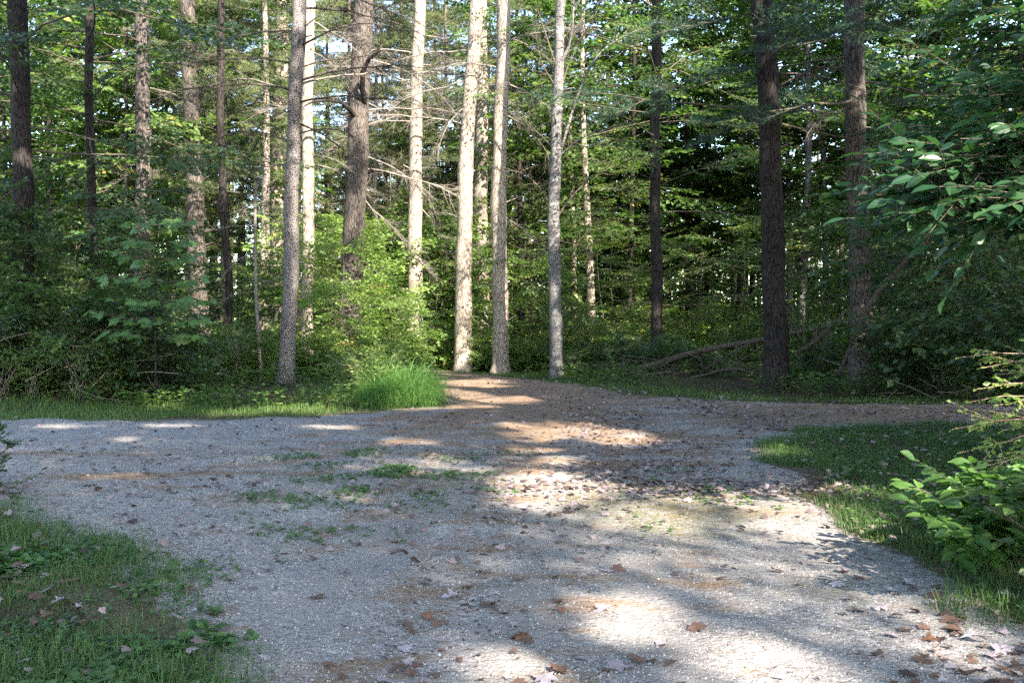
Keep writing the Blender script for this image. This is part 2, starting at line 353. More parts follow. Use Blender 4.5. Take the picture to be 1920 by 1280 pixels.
EDGE = .38
def road_z(x, y, d=None):
    x = np.asarray(x, float); y = np.asarray(y, float)
    if d is None: d = road_d(x, y) + EDGE
    inner = np.clip(d / .5, 0, 1)
    return np.maximum(.005, .006 + inner * (.010 * np.clip(N1(x, y, .5) + N2(x, y, .22), -1.2, 3) + .013 * (1 + N3(x, y, 2.)).clip(0, 3)))
def surf(x, y): return np.where(road_d(x, y) + EDGE > .02, road_z(x, y), hgt(x, y))
def build_ground():
    g = Geo()
    xs = np.concatenate([np.linspace(-260, -32, 24)[:-1], np.arange(-32, 32.01, .4), np.linspace(32, 260, 24)[1:]])
    ys = np.concatenate([np.linspace(-120, -10, 12)[:-1], np.arange(-10, 60.01, .4), np.linspace(60, 420, 30)[1:]])
    X, Y = np.meshgrid(xs, ys); nx, ny = len(xs), len(ys)
    Z = hgt(X.ravel(), Y.ravel()).reshape(X.shape)
    V = np.stack([X, Y, Z], -1).reshape(-1, 3)
    i = np.arange(nx - 1)[None] + np.arange(ny - 1)[:, None] * nx; i = i.ravel()
    g.add(V, np.stack([i, i + 1, i + nx + 1, i + nx], 1), smooth=True)
    tag(obj('ground', g.mesh('ground', [ground_mat()])), kind='structure')
    # the gravel: a finer sheet laid on it, edge cells pulled onto the ragged outline
    st = .085
    xs = np.arange(-17, 17, st); ys = np.arange(-9, 38, st)
    X, Y = np.meshgrid(xs, ys); nx, ny = len(xs), len(ys)
    x, y = X.ravel(), Y.ravel()
    d = road_d(x, y) + EDGE
    e = .02
    near = np.abs(d) < st * .75
    gx = (road_d(x[near] + e, y[near]) + EDGE - d[near]) / e; gy = (road_d(x[near], y[near] + e) + EDGE - d[near]) / e
    gl = np.maximum(gx * gx + gy * gy, .3)
    x[near] -= d[near] * gx / gl; y[near] -= d[near] * gy / gl; d[near] = 0
    ok = d >= -1e-6
    i = (np.arange(nx - 1)[None] + np.arange(ny - 1)[:, None] * nx).ravel()
    d0 = d - EDGE
    q = np.stack([i, i + 1, i + nx + 1, i + nx], 1)
    q = q[ok[q].all(1)]
    used = np.zeros(len(x), bool); used[q.ravel()] = True
    idx = np.cumsum(used) - 1
    z = road_z(x, y, d)
    V = np.stack([x, y, np.maximum(z, .005)], -1)[used]
    g = Geo(); g.add(V, idx[q], smooth=True)
    me = g.mesh('gravel_road', [road_mat()])
    px, py, w = proj(V)
    def blob(c):
        out = np.zeros(len(V))
        for (cx, cy, rx, ry, k) in c:
            a = gp(cx, cy); b0 = gp(cx + rx, cy); b1 = gp(cx, cy - ry)
            RX = abs(b0[0] - a[0]); RY = abs(b1[1] - a[1])
            out = np.maximum(out, k * np.exp(-(((V[:, 0] - a[0]) / RX) ** 2 + ((V[:, 1] - a[1]) / RY) ** 2)))
        return out
    yy = V[:, 1]
    dirt = np.clip((yy - 14) / 9, 0, 1) * np.clip((V[:, 0] + 4.5) / 3, 0, 1)
    dirt = np.maximum(dirt, blob([(1000, 745, 260, 45, .95), (1550, 775, 420, 30, .8), (1180, 868, 260, 10, .55), (230, 895, 160, 10, .55), (180, 855, 240, 6, .6), (760, 1110, 130, 20, .35), (1400, 930, 200, 40, .3), (450, 890, 220, 12, .35), (620, 850, 200, 10, .4)]))
    moss = blob([(1230, 950, 230, 60, .9), (820, 905, 170, 40, .7), (1450, 960, 160, 40, .6), (560, 945, 170, 25, .55), (560, 1000, 160, 40, .4), (1600, 1130, 200, 60, .45), (330, 1080, 60, 60, .5), (430, 1200, 80, 70, .5)])
    track = np.zeros(len(V)); rut = np.zeros(len(V))
    for pl_, off in (([(880, 722), (840, 765), (700, 812), (450, 846), (200, 860), (-200, 868)], .0), ([(960, 722), (960, 765), (860, 822), (600, 880), (300, 905), (-200, 925)], 0.), ([(920, 722), (930, 790), (860, 900), (700, 1040), (420, 1285)], 0.), ([(1010, 730), (1080, 800), (1080, 920), (1020, 1060), (900, 1290)], 0.), ([(1900, 780), (1500, 785), (1250, 830), (1150, 940), (1230, 1290)], 0.)):
        q = A([gp(*c_) for c_ in pl_]); tt = np.linspace(0, len(q) - 1, 60); q = np.stack([np.interp(tt, np.arange(len(q)), q[:, c_]) for c_ in (0, 1)], 1)
        for _ in range(14): q[1:-1] = (q[:-2] + 2 * q[1:-1] + q[2:]) / 4
        dd = np.full(len(V), 9.)
        for k_ in range(59):
            e0, e1 = q[k_], q[k_ + 1]; ed = e1 - e0; tq = np.clip(((V[:, :2] - e0) @ ed) / (ed @ ed), 0, 1)[:, None]; dd = np.minimum(dd, np.hypot(*(V[:, :2] - e0 - tq * ed).T))
        track = np.maximum(track, np.exp(-(dd / .24) ** 2)); rut = np.maximum(rut, np.exp(-((dd - .45) / .20) ** 2))
    dirt = np.clip(dirt + .30 * rut * (1 - track), 0, 1)
    soil = np.clip((.22 - d0[used]) / .50, 0, 1)
    for nm, arr in (('dirt', dirt), ('moss', moss), ('track', track), ('soil', soil)):
        a = me.attributes.new(nm, 'FLOAT', 'POINT'); a.data.foreach_set('value', arr.astype(np.float32))
    tag(obj('gravel_road', me), kind='structure')
    # loose stones
    n = 42000
    Y = 3.4 + 9.5 * rg.random(n) ** 1.7; X = (rg.random(n) * 2 - 1) * (Y * .56 + .3)
    k = road_d(X, Y) > .05; X, Y = X[k], Y[k]; n = len(X)
    T = A([[1, 0, 0], [0, 1, 0], [-1, 0, 0], [0, -1, 0], [.1, .1, .75], [0, 0, -.3]], float); TF = A([[0, 1, 4], [1, 2, 4], [2, 3, 4], [3, 0, 4]])
    a = rg.random(n) * 2 * PI
    D = np.stack([np.cos(a), np.sin(a), rg.normal(0, .2, n)], 1); Nn = np.stack([rg.normal(0, .25, n), rg.normal(0, .25, n), np.ones(n)], 1)
    sz = .0035 + .0065 * rg.random(n) ** 2.4
    g = Geo(); inst(g, T, TF, np.stack([X, Y, road_z(X, Y) + .001], 1), D, Nn, sz, sz * rg.uniform(.6, 1.1, n), 0, np.clip(rg.normal(.5, .28, n), 0, 1))
    tag(obj('gravel', g.mesh('gravel', [stone_mat()])), 'loose pale gravel stones scattered over the road surface', 'gravel', kind='stuff')
build_ground()

# ------------------------------------------------------------------ sprays and crowns
def rotz(a): c, s = math.cos(a), math.sin(a); return A([[c, -s, 0], [s, c, 0], [0, 0, 1]])
def roty(a): c, s = math.cos(a), math.sin(a); return A([[c, 0, s], [0, 1, 0], [-s, 0, c]])
def rotx(a): c, s = math.cos(a), math.sin(a); return A([[1, 0, 0], [0, c, -s], [0, s, c]])

def leafy_spray(L=1.2, nside=8, leaf=.09, per=5, wl=.72, tilt=.45, seed=0, droop=.2):
    r = np.random.default_rng(seed)
    P, D, N, LL, a, b, ra, rb = [], [], [], [], [], [], [], []
    t = np.linspace(0, 1, 6); mp = np.stack([t * L, .05 * L * np.sin(3 * t + r.uniform(0, 6)), -droop * t * t * L], 1)
    a += list(mp[:-1]); b += list(mp[1:]); ra += list(.006 * L * (1 - .8 * t[:-1])); rb += list(.006 * L * (1 - .8 * t[1:]))
    def leaves(p0, dr, ln, n):
        for k in range(n):
            s = (k + .7) / n; sd = 1 if k % 2 else -1
            an = math.atan2(dr[1], dr[0]) + sd * r.uniform(.5, 1.2) * (1 - .6 * (k == n - 1))
            P.append(p0 + dr * ln * s + r.normal(0, .01, 3)); D.append([math.cos(an), math.sin(an), -.25 + r.normal(0, .28)])
            N.append([r.normal(0, tilt), r.normal(0, tilt), 1]); LL.append(leaf * r.uniform(.65, 1.25))
    for i in range(nside):
        u = .12 + .85 * i / nside; sd = 1 if i % 2 else -1
        p0 = A([np.interp(u, t, mp[:, k]) for k in range(3)])
        an = sd * r.uniform(.6, 1.1); ln = L * (.5 - .3 * u) * r.uniform(.7, 1.2)
        dr = A([math.cos(an), math.sin(an), r.normal(-.1, .14)])
        a.append(p0); b.append(p0 + dr * ln); ra.append(.003 * L); rb.append(.0012 * L)
        leaves(p0, dr, ln, per)
    leaves(mp[3], A([1., 0, -droop]), L * .42, per)
    P, D, N, LL = map(np.array, (P, D, N, LL))
    return dict(P=P, D=D.astype(float), N=N.astype(float), L=LL, W=LL * wl, a=A(a), b=A(b), ra=A(ra), rb=A(rb))

def needle_spray(L=1.0, nside=7, need=.10, tufts=4, nn=12, width=.006, seed=0):
    r = np.random.default_rng(seed)
    P, D, N, LL, a, b, ra, rb = [], [], [], [], [], [], [], []
    t = np.linspace(0, 1, 5); mp = np.stack([t * L, .04 * L * np.sin(3 * t), .10 * L * t * t - .08 * t * L], 1)
    a += list(mp[:-1]); b += list(mp[1:]); ra += list(.010 * L * (1 - .8 * t[:-1])); rb += list(.010 * L * (1 - .8 * t[1:]))
    def tuft(p, dr):
        for k in range(nn):
            d = dr * .55 + r.normal(0, .55, 3) + A([0, 0, .08])
            P.append(p); D.append(d); N.append(r.normal(0, 1, 3)); LL.append(need * r.uniform(.7, 1.15))
    for i in range(nside):
        u = .15 + .85 * i / nside; sd = 1 if i % 2 else -1
        p0 = A([np.interp(u, t, mp[:, k]) for k in range(3)])
        an = sd * r.uniform(.5, 1.0); ln = L * (.55 - .3 * u) * r.uniform(.7, 1.2)
        dr = A([math.cos(an), math.sin(an), r.normal(.06, .12)])
        a.append(p0); b.append(p0 + dr * ln); ra.append(.005 * L); rb.append(.002 * L)
        for k in range(tufts): tuft(p0 + dr * ln * (k + 1) / tufts, dr)
    tuft(mp[-1], A([1., 0, .1])); tuft(mp[3], A([1., 0, .1]))
    P, D, N, LL = map(np.array, (P, D, N, LL))
    return dict(P=P, D=D, N=N, L=LL, W=np.full(len(P), width), a=A(a), b=A(b), ra=A(ra), rb=A(rb))

def place(geo, spr, pl, T, TF, lmat=0, tmat=1, seed=0, cull=None, twigs=True):
    """pl: list of (spray index, position, rotation 3x3, scale)"""
    r = np.random.default_rng(seed)
    for k in range(len(spr)):
        q = [p for p in pl if p[0] == k]
        if not q: continue
        s = spr[k]; R = A([p[2] for p in q]); O = A([p[1] for p in q]); scl = A([p[3] for p in q]); n = len(q); m = len(s['P'])
        P = (np.einsum('nij,mj->nmi', R, s['P']) * scl[:, None, None] + O[:, None]).reshape(-1, 3)
        D = np.einsum('nij,mj->nmi', R, s['D']).reshape(-1, 3); N = np.einsum('nij,mj->nmi', R, s['N']).reshape(-1, 3)
        L = (s['L'][None] * np.sqrt(scl)[:, None]).ravel(); W = (s['W'][None] * np.sqrt(scl)[:, None]).ravel()
        v = np.clip(np.repeat(r.normal(.45, .16, n), m) + r.normal(0, .14, n * m), 0, 1)
        keep = r.random(n * m) > .06
        if len(T) > 3: N = norm(N) + .55 * S
        if cull is not None: keep &= ~cull(P)
        inst(geo, T, TF, P[keep], D[keep], N[keep], L[keep], W[keep], lmat, v[keep])
        if twigs:
            a = (np.einsum('nij,mj->nmi', R, s['a']) * scl[:, None, None] + O[:, None]).reshape(-1, 3)
            b = (np.einsum('nij,mj->nmi', R, s['b']) * scl[:, None, None] + O[:, None]).reshape(-1, 3)
            segs(geo, a, b, (s['ra'][None] * scl[:, None]).ravel(), (s['rb'][None] * scl[:, None]).ravel(), tmat, 3)

def crown(geo, h0, h1_, rmax, nb, nspr, seed, axis=None, prof='round', e0=.0, e1=.9, per_branch=6, scl=1.0, limb=.03, tmat=1, azr=None, jitter=.4):
    """limbs off a stem; returns spray placements. axis(h) gives the stem's (x, y)"""
    r = np.random.default_rng(seed); pl = []; a, b, ra, rb = [], [], [], []
    az = r.uniform(0, 2 * PI)
    for i in range(nb):
        u = (i + r.uniform(.1, .9)) / nb; h = h0 + (h1_ - h0) * u; az += 2.4 + r.normal(0, jitter)
        phi = az if azr is None else azr[0] + (azr[1] - azr[0]) * r.random()
        pr = {'round': math.sin(PI * min(1, .18 + .80 * u)) ** .7, 'cone': 1.05 - .95 * u, 'up': .35 + .65 * u, 'flat': 1.0}[prof]
        ln = rmax * pr * r.uniform(.6, 1.15); el = e0 + (e1 - e0) * u + r.normal(0, .12)
        o = axis(h) if axis else (0, 0)
        p = A([o[0], o[1], h]); dr = A([math.cos(phi) * math.cos(el), math.sin(phi) * math.cos(el), math.sin(el)])
        pts = [p]; k = 5
        for j in range(k):
            dr = norm(dr + r.normal(0, .10, 3) + A([0, 0, -.03])); pts.append(pts[-1] + dr * ln / k)
        rad = limb * ln / rmax * np.linspace(1, .25, k + 1)
        a += pts[:-1]; b += pts[1:]; ra += list(rad[:-1]); rb += list(rad[1:])
        for j in range(per_branch):
            s = .30 + .70 * (j + 1) / per_branch; q = A([np.interp(s * k, np.arange(k + 1), A(pts)[:, c]) for c in range(3)])
            yaw = math.atan2(dr[1], dr[0]) + (0 if j == per_branch - 1 else (1 if j % 2 else -1) * r.uniform(.4, 1.1))
            R = rotz(yaw) @ roty(-.5 * el + r.normal(.06, .2)) @ rotx(r.normal(0, .25))
            pl.append((int(r.integers(nspr)), q, R, scl * r.uniform(.7, 1.2)))
    segs(geo, a, b, ra, rb, tmat, 5)
    return pl

SPR = [leafy_spray(1.25, 9, .125, 5, seed=s, wl=.82, tilt=.7) for s in range(5)]                 # maple-like boughs
SPR_FAR = [leafy_spray(1.5, 8, .20, 4, seed=20 + s, wl=.8, tilt=.85) for s in range(4)]  # fewer, larger leaves for far crowns
SPR_S = [leafy_spray(.7, 7, .085, 5, seed=40 + s, wl=.7, tilt=.75) for s in range(4)]   # small-leaved shrubs
SPR_FLAT = [leafy_spray(1.3, 11, .10, 6, seed=60 + s, wl=.62, tilt=.4, droop=.12) for s in range(4)]   # flat layered boughs
PIN = [needle_spray(1.0, 8, .13, 4, 13, .011, seed=80 + s) for s in range(4)]

def trunk_pts(px_pts, Y, top=22.0, lean=0.0, step=.35):
    """trunk axis through picture points at distance Y, carried on to the height top"""
    W = A([wp(px, py, Y) for px, py in px_pts]); W = W[np.argsort(W[:, 2])]
    z0 = h1(W[0, 0], Y) - .08
    zs = np.arange(z0, top, step)
    slope = (W[-1, 0] - W[-2, 0]) / (W[-1, 2] - W[-2, 2])
    x = np.interp(zs, W[:, 2], W[:, 0]); ab = zs > W[-1, 2]; x[ab] = W[-1, 0] + slope * (zs[ab] - W[-1, 2])
    be = zs < W[0, 2]; s0 = (W[1, 0] - W[0, 0]) / (W[1, 2] - W[0, 2]); x[be] = W[0, 0] + s0 * (zs[be] - W[0, 2])
    for _ in range(3): x[1:-1] = (x[:-2] + 2 * x[1:-1] + x[2:]) / 4
    rw = np.random.default_rng(int(px_pts[0][0])); k = np.clip((zs - z0) / 2, 0, 1)
    x = x + k * (.022 * np.sin(zs * .9 + rw.uniform(0, 6)) + .012 * np.sin(zs * 2.3 + rw.uniform(0, 6)))
    y = Y + lean * (zs - z0) + k * .04 * np.sin(zs * .6 + rw.uniform(0, 6))
    return np.stack([x, y, zs], 1)

# dead limbs: shared shapes running along +x
def dead_limb(seed, L=3.0, droop=.25, twig=20, r0=.024, fine=5):
    r = np.random.default_rng(seed); g = Geo()
    k = 9; p = [np.zeros(3)]; d = norm(A([1., 0, r.uniform(.05, .35)]))
    for i in range(k):
        d = norm(d + A([0, 0, -droop * .25]) + r.normal(0, .10, 3)); p.append(p[-1] + d * L / k)
    p = A(p); tube(g, p, r0 * np.linspace(1, .18, k + 1), 0, 6, .05)
    a, b, ra, rb = [], [], [], []
    for i in range(twig):
        s = r.uniform(.18, 1.) * k; q = A([np.interp(s, np.arange(k + 1), p[:, c]) for c in range(3)])
        dr = norm(A([.7, r.choice([-1, 1]) * r.uniform(.4, 1.1), r.normal(-.12, .3)])); ln = L * r.uniform(.12, .38)
        for j in range(3):
            dn = norm(dr + r.normal(0, .2, 3) + A([0, 0, -.08])); e = q + dn * ln / 3
            rr = r0 * .30 * (1 - .28 * j); a.append(q); b.append(e); ra.append(rr); rb.append(rr * .72)
            for f in range(fine):
                d3 = norm(dn + r.normal(0, .65, 3)); l3 = ln * r.uniform(.15, .4); st = q + (e - q) * r.random()
                a.append(st); b.append(st + d3 * l3); ra.append(rr * .42); rb.append(rr * .2)
            q = e; dr = dn
    segs(g, a, b, ra, rb, 0, 3)
    return g
LIMB_G = [dead_limb(s, 3.0, .3 + .1 * (s % 3)) for s in range(6)]
LIMB_P = [g.mesh('dead_limb', [M['deadwood']]) for g in LIMB_G]
LIMB_D = [dead_limb(10 + s, 3.0, .3, 18).mesh('shaded_limb', [M['duskbark']]) for s in range(3)]  # darker copies, the shade on these limbs put into their colour

def limbs(parent, pts, base, spec, meshes=LIMB_P, seed=0):
    """spec: (height, azimuth deg, elevation deg, length)"""
    r = np.random.default_rng(seed)
    for (h, az, el, ln) in spec:
        q = A([np.interp(h, pts[:, 2], pts[:, c]) for c in range(3)]) - base
        obj('branch', meshes[int(r.integers(len(meshes)))], parent, q, (r.uniform(-.5, .5), -math.radians(el), math.radians(az)), ln / 3.0)

def rand_limbs(n, h0, h1_, seed, l0=1.2, l1=3.0, azs=(0, 360)):
    r = np.random.default_rng(seed)
    return [(r.uniform(h0, h1_), r.uniform(*azs), r.uniform(-22, 18), r.uniform(l0, l1)) for _ in range(n)]

# ------------------------------------------------------------------ sun gaps and shade spots the canopy is shaped by
LIT_G = [(1500, 1060, 330, 60, .38), (1720, 1150, 230, 60, .42), (1280, 1075, 190, 40, .25), (1300, 950, 260, 55, .4), (1100, 1010, 140, 30, .3), (780, 880, 120, 18, .3), (1050, 812, 105, 15, 1), (1150, 820, 66, 12, 1), (880, 718, 74, 7, 1), (930, 750, 90, 8, 1), (850, 738, 55, 6, .8), (1090, 868, 140, 11, .9), (1330, 866, 130, 15, 1), (1000, 845, 60, 7, .6), (1010, 925, 105, 30, 1), (1110, 905, 170, 20, .95), (1190, 975, 100, 32, .85), (1300, 915, 130, 28, .85), (1500, 975, 125, 30, 1), (1570, 1000, 80, 22, 1), (1420, 925, 80, 40, .75), (1172, 1152, 92, 40, 1), (1000, 1262, 130, 32, 1), (1400, 1235, 150, 62, 1), (1480, 1190, 60, 18, .8), (1590, 1245, 130, 36, .75), (1770, 1215, 110, 34, .65), (1350, 1180, 40, 20, .7), (1290, 1055, 70, 12, .5), (1120, 1062, 90, 10, .5), (1480, 1130, 160, 30, .35), (880, 1070, 120, 24, .25),
         (200, 892, 60, 4, .7), (225, 826, 30, 4, .5), (110, 798, 60, 4, .8), (330, 798, 46, 3, .7), (470, 862, 34, 3, .5), (650, 935, 40, 10, .55), (620, 800, 50, 4, .6), (1860, 1090, 70, 22, .8), (1710, 1030, 70, 16, .9), (870, 765, 60, 5, .8), (760, 830, 50, 5, .6), (560, 770, 60, 7, .8), (300, 765, 50, 5, .7), (1500, 790, 40, 3, .5), (1250, 900, 130, 18, .8), (1735, 1062, 60, 16, 1), (1840, 1112, 90, 22, 1), (1440, 850, 40, 12, .8), (1490, 905, 50, 14, .8), (1390, 870, 70, 12, .9), (1680, 1110, 90, 18, .4), (1640, 1010, 50, 14, 1), (760, 762, 40, 8, .8), (1200, 1010, 90, 16, .5), (430, 775, 70, 5, .6), (700, 860, 40, 5, .4)]
C4 = (27, 31, 36, 43)
LIT_F = [(1290, 320, 150, 100, (36, 39, 42, 45)), (1500, 540, 16, 60, (36,)), (1548, 420, 14, 80, (38,)), (1577, 440, 12, 60, (41,)), (1683, 440, 12, 50, (38,)), (1318, 380, 24, 60, (44, 46)), (1212, 560, 20, 80, (44,)), (1108, 430, 14, 90, (36,)), (1340, 660, 90, 30, (36, 39)), (1740, 450, 80, 80, (20.4, 21)), (690, 90, 150, 125, C4), (760, 330, 60, 330, (31.5, 36, 42)), (830, 300, 100, 320, (30, 35, 42)), (900, 250, 110, 320, (30, 35)), (940, 300, 26, 280, (30,)), (560, 150, 70, 200, (27, 34, 42)), (577, 420, 20, 120, (28,)), (552, 420, 14, 230, (22.8,)), (620, 400, 60, 130, (34, 40)), (680, 560, 90, 100, (25, 26.5)), (800, 500, 190, 170, (29.5, 31, 32.5, 34, 36, 38)), (720, 560, 110, 80, (27, 28)), (930, 560, 50, 110, (31, 35)), (420, 80, 130, 140, (33, 40, 48)), (1030, 100, 90, 160, (32, 40)), (735, 715, 110, 60, (18.6, 19.6, 21)), (600, 750, 150, 18, (17, 18, 19.5)), (250, 762, 150, 10, (17, 18)), (1615, 195, 22, 60, (23,)), (1612, 575, 18, 40, (23,)), (1470, 160, 14, 60, (22.6,)), (1466, 690, 14, 24, (22.4,)), (1040, 640, 14, 60, (27.4,)), (1045, 280, 14, 30, (27.4,)), (500, 600, 20, 90, (33,)), (372, 510, 16, 50, (33,)), (130, 560, 34, 50, (20.5, 22)), (1150, 650, 50, 34, (32, 36)), (1240, 120, 70, 80, (28, 34)), (300, 440, 26, 26, (18.6,)), (360, 470, 28, 10, (18.6,)), (175, 480, 8, 20, (25,)), (600, 745, 130, 14, (17.5, 20)), (980, 690, 70, 14, (29,)), (100, 60, 80, 50, (24, 32)), (390, 625, 16, 30, (33,)), (1130, 200, 60, 110, (32, 40)), (1350, 60, 60, 50, (28, 36)), (220, 250, 100, 130, (40, 48)), (1330, 420, 60, 60, (40, 46)), (1560, 480, 50, 40, (38, 44)), (650, 80, 360, 170, (38, 46, 56)), (270, 330, 220, 250, (37, 46, 56)), (250, 120, 200, 130, (30, 34)), (760, 420, 200, 160, (40, 50)), (1200, 330, 120, 90, (44, 52)), (1500, 300, 100, 60, (46, 54))]
DARK = [(1780, 230, 170, 210, 7.3), (1780, 230, 170, 210, 7.3), (1870, 1020, 80, 80, 6.0), (665, 350, 22, 140, 27.8), (665, 350, 22, 140, 27.75), (668, 330, 24, 120, 27.7), (45, 240, 24, 260, 21.8), (45, 400, 24, 120, 21.9), (1450, 420, 24, 230, 22.4), (1610, 400, 24, 130, 22.8), (1612, 660, 24, 45, 22.8), (1455, 20, 20, 70, 22.4), (45, 240, 24, 260, 21.8), (172, 260, 16, 200, 25), (781, 640, 16, 40, 31.8), (868, 620, 18, 60, 30.4), (938, 600, 16, 50, 29.8), (1230, 400, 16, 280, 28.4), (1040, 450, 14, 120, 27.4), (1042, 140, 16, 100, 27.4), (268, 300, 18, 250, 29), (360, 330, 20, 160, 33)]
LIT_N = [(1740, 950, 6.2, 75, 50), (1800, 1000, 6.0, 70, 50), (1710, 905, 6.6, 45, 36), (1760, 960, 6.5, 70, 50), (1850, 800, 8.2, 90, 110), (1830, 355, 6.6, 60, 26), (1900, 335, 6.6, 36, 30)]
def in_ell(px, py, L, grow=1.0):
    o = np.zeros(px.shape, bool)
    for (cx, cy, rx, ry) in L: o |= ((px - cx) / rx) ** 2 + ((py - cy) / ry) ** 2 < grow
    return o
def lit_ground(G, px, py):
    wx = 16 * N1(G[:, 0], G[:, 1], .55) + 11 * N2(G[:, 0], G[:, 1], .22); wy = wx * .35
    o = np.zeros(px.shape)
    for (cx, cy, rx, ry, k) in LIT_G:
        q = ((px + wx * min(1, rx / 90.) - cx) / rx) ** 2 + ((py + wy * ry / 40. - cy) / ry) ** 2
        o = np.maximum(o, min(1., k + .12 * (k > .55)) * np.clip(1.6 - q * .95, 0, 1))
    # o: share of sun wanted; through about four layers of leaves
    return np.where(o > .03, 1 - np.clip(-np.log(np.maximum(o, 1e-3)) / 4., 0, 1), 0.)
RL = np.random.default_rng(3)
def lights(P):
    """would a leaf at P shade one of the sunlit patches?"""
    P = np.asarray(P, float); bad = np.zeros(len(P), bool)
    t = P[:, 2] / S[2]; G = P - S * t[:, None]; px, py, w = proj(G); ok = (w > 3)
    bad |= ok & (RL.random(len(P)) < lit_ground(G, px, py))
    for (cx, cy, rx, ry, Ys) in LIT_F:
        for Yp in Ys:
            t = (P[:, 1] - Yp) / S[1]; Q = P - S * t[:, None]
            px, py, w = proj(Q); bad |= (t > 0) & (Q[:, 2] > .1) & in_ell(px, py, [(cx, cy, rx, ry)])
    for Yp in (27., 38.):   # small gaps of the canopy, dappling the wood
        t = (P[:, 1] - Yp) / S[1]; Q = P - S * t[:, None]; px, py, w = proj(Q)
        bad |= (t > 0) & (Q[:, 2] > .3) & (N2(px, py, 26 * 27 / Yp) > (.95 if Yp < 30 else .6) + .12 * (px > 1020))
    for (cx, cy, Yp, rx, ry) in LIT_N:
        t = (P[:, 1] - Yp) / S[1]; Q = P - S * t[:, None]; px, py, w = proj(Q); bad |= (t > .5) & in_ell(px, py, [(cx, cy, rx, ry)])
    return bad
def in_frame(P, m=40):
    px, py, w = proj(P); return (w > .3) & (px > -m) & (px < 1920 + m) & (py > -m) & (py < 1280 + m)


# ------------------------------------------------------------------ the trees one can tell apart
LAND = []   # (px, short description) used in the labels of what stands between them
def main_tree(name, label, short, px_pts, Y, wpx, bark, top=21, taper=.45, flare=.35, seed=0, rough=.035, sides=16, group=None):
    pts = trunk_pts(px_pts, Y, top); base = A([pts[0, 0], pts[0, 1], max(0, pts[0, 2])])
    t = thing(name, label, 'tree', base, group=group)
    h = pts[:, 2] - pts[0, 2]
    rad = wpx / 2 * Y / F * (1.06 - taper * h / (h[-1] + 2) - .0 * h)
    rk = np.random.default_rng(seed + 900)
    for _ in range(7): zk = rk.uniform(1., 11); rad = rad * (1 + rk.uniform(.03, .10) * np.exp(-((h - zk) / .22) ** 2))
    g = Geo(); tube(g, pts - base, rad, 0, sides, rough, flare * 1.25, seed)
    for _ in range(int(9 if wpx > 15 else 3)):   # broken stubs
        zk = rk.uniform(1.5, 11); c = A([np.interp(zk, pts[:, 2], pts[:, i]) for i in range(3)]) - base; an = rk.uniform(0, 2 * PI); ln = rk.uniform(.06, .4) + np.interp(zk, pts[:, 2], rad)
        e = c + A([math.cos(an), math.sin(an), rk.uniform(-.2, .5)]) * ln; r_ = rk.uniform(.012, .03); tube(g, [c, (c + e) / 2, e], [r_ * 1.5, r_, r_ * .7], 0, 6, .05)
    obj('trunk', g.mesh('trunk', [M[bark]]), t)
    if short: LAND.append((px_pts[len(px_pts) // 2][0], short))
    return t, pts, base

def above(b):   # twigs above the picture that would darken a sunlit patch are left off
    return lambda X: lights(X + b) & ~in_frame(X + b, 10)
def add_crown(t, pts, base, spr, T, TF, mats, seed, h0, h1_, r, nb, name='crown', cull=None, **kw):
    ax = lambda h: (np.interp(h, pts[:, 2], pts[:, 0]) - base[0], np.interp(h, pts[:, 2], pts[:, 1]) - base[1])
    g = Geo(); pl = crown(g, h0, h1_, r, nb, len(spr), seed, ax, **kw)
    place(g, spr, pl, T, TF, 0, 1, seed, cull=above(base), twigs=True)
    obj(name, g.mesh(name, mats), t)

BL = (T_SIMPLE, F_SIMPLE); PN = (T_NEED, F_NEED)
m_map = [M['maple'], M['twig']]; m_und = [M['under'], M['twig']]; m_shd = [M['shade'], M['twig']]
m_pin = [M['pine'], M['twig']]; m_pdk = [M['pinedk'], M['twig']]

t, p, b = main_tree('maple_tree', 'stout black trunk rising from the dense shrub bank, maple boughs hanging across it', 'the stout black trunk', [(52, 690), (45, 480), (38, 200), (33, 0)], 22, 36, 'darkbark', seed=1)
add_crown(t, p, b, SPR, *BL, m_shd, 101, 3.4, 14, 5.4, 30, e0=-.1, e1=.7, per_branch=8)
t, p, b = main_tree('maple_tree', 'thin straight dark trunk with dark green maple leaves crossing it, near the stout black trunk', 'the thin maple trunk', [(178, 700), (172, 460), (170, 200), (168, 0)], 25, 17, 'darkbark', seed=2)
add_crown(t, p, b, SPR, *BL, m_shd, 102, 3.8, 13, 4.6, 28, e0=-.1, e1=.7, per_branch=8)
t, p, b = main_tree('pine_tree', 'dim mottled pine trunk behind the big-leaved sapling', 'the dim mottled pine', [(270, 690), (268, 450), (268, 200), (267, 0)], 29, 29, 'duskbark', seed=3)
limbs(t, p, b, rand_limbs(3, 5.5, 9.5, 3), seed=3)
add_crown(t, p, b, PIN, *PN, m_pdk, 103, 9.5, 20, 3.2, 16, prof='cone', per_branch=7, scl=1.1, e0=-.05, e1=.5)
t, p, b = main_tree('pine_tree', 'brown pine trunk with sun spots low down, behind the thin dark crooked stem', 'the sun-spotted pine', [(380, 672), (370, 480), (360, 250), (352, 0)], 33, 32, 'duskbark', seed=4)
limbs(t, p, b, rand_limbs(4, 5.5, 12, 4), seed=4)
add_crown(t, p, b, PIN, *PN, m_pin, 104, 9, 20, 3.6, 18, prof='cone', per_branch=7, scl=1.1, e0=-.05, e1=.5)
t, p, b = main_tree('pine_tree', 'leaning rough-barked pine standing in the grass verge, bare dead limbs near the top', 'the leaning rough pine', [(535, 728), (552, 300), (559, 0)], 22.8, 28, 'flaky', taper=.55, seed=5, rough=.06)
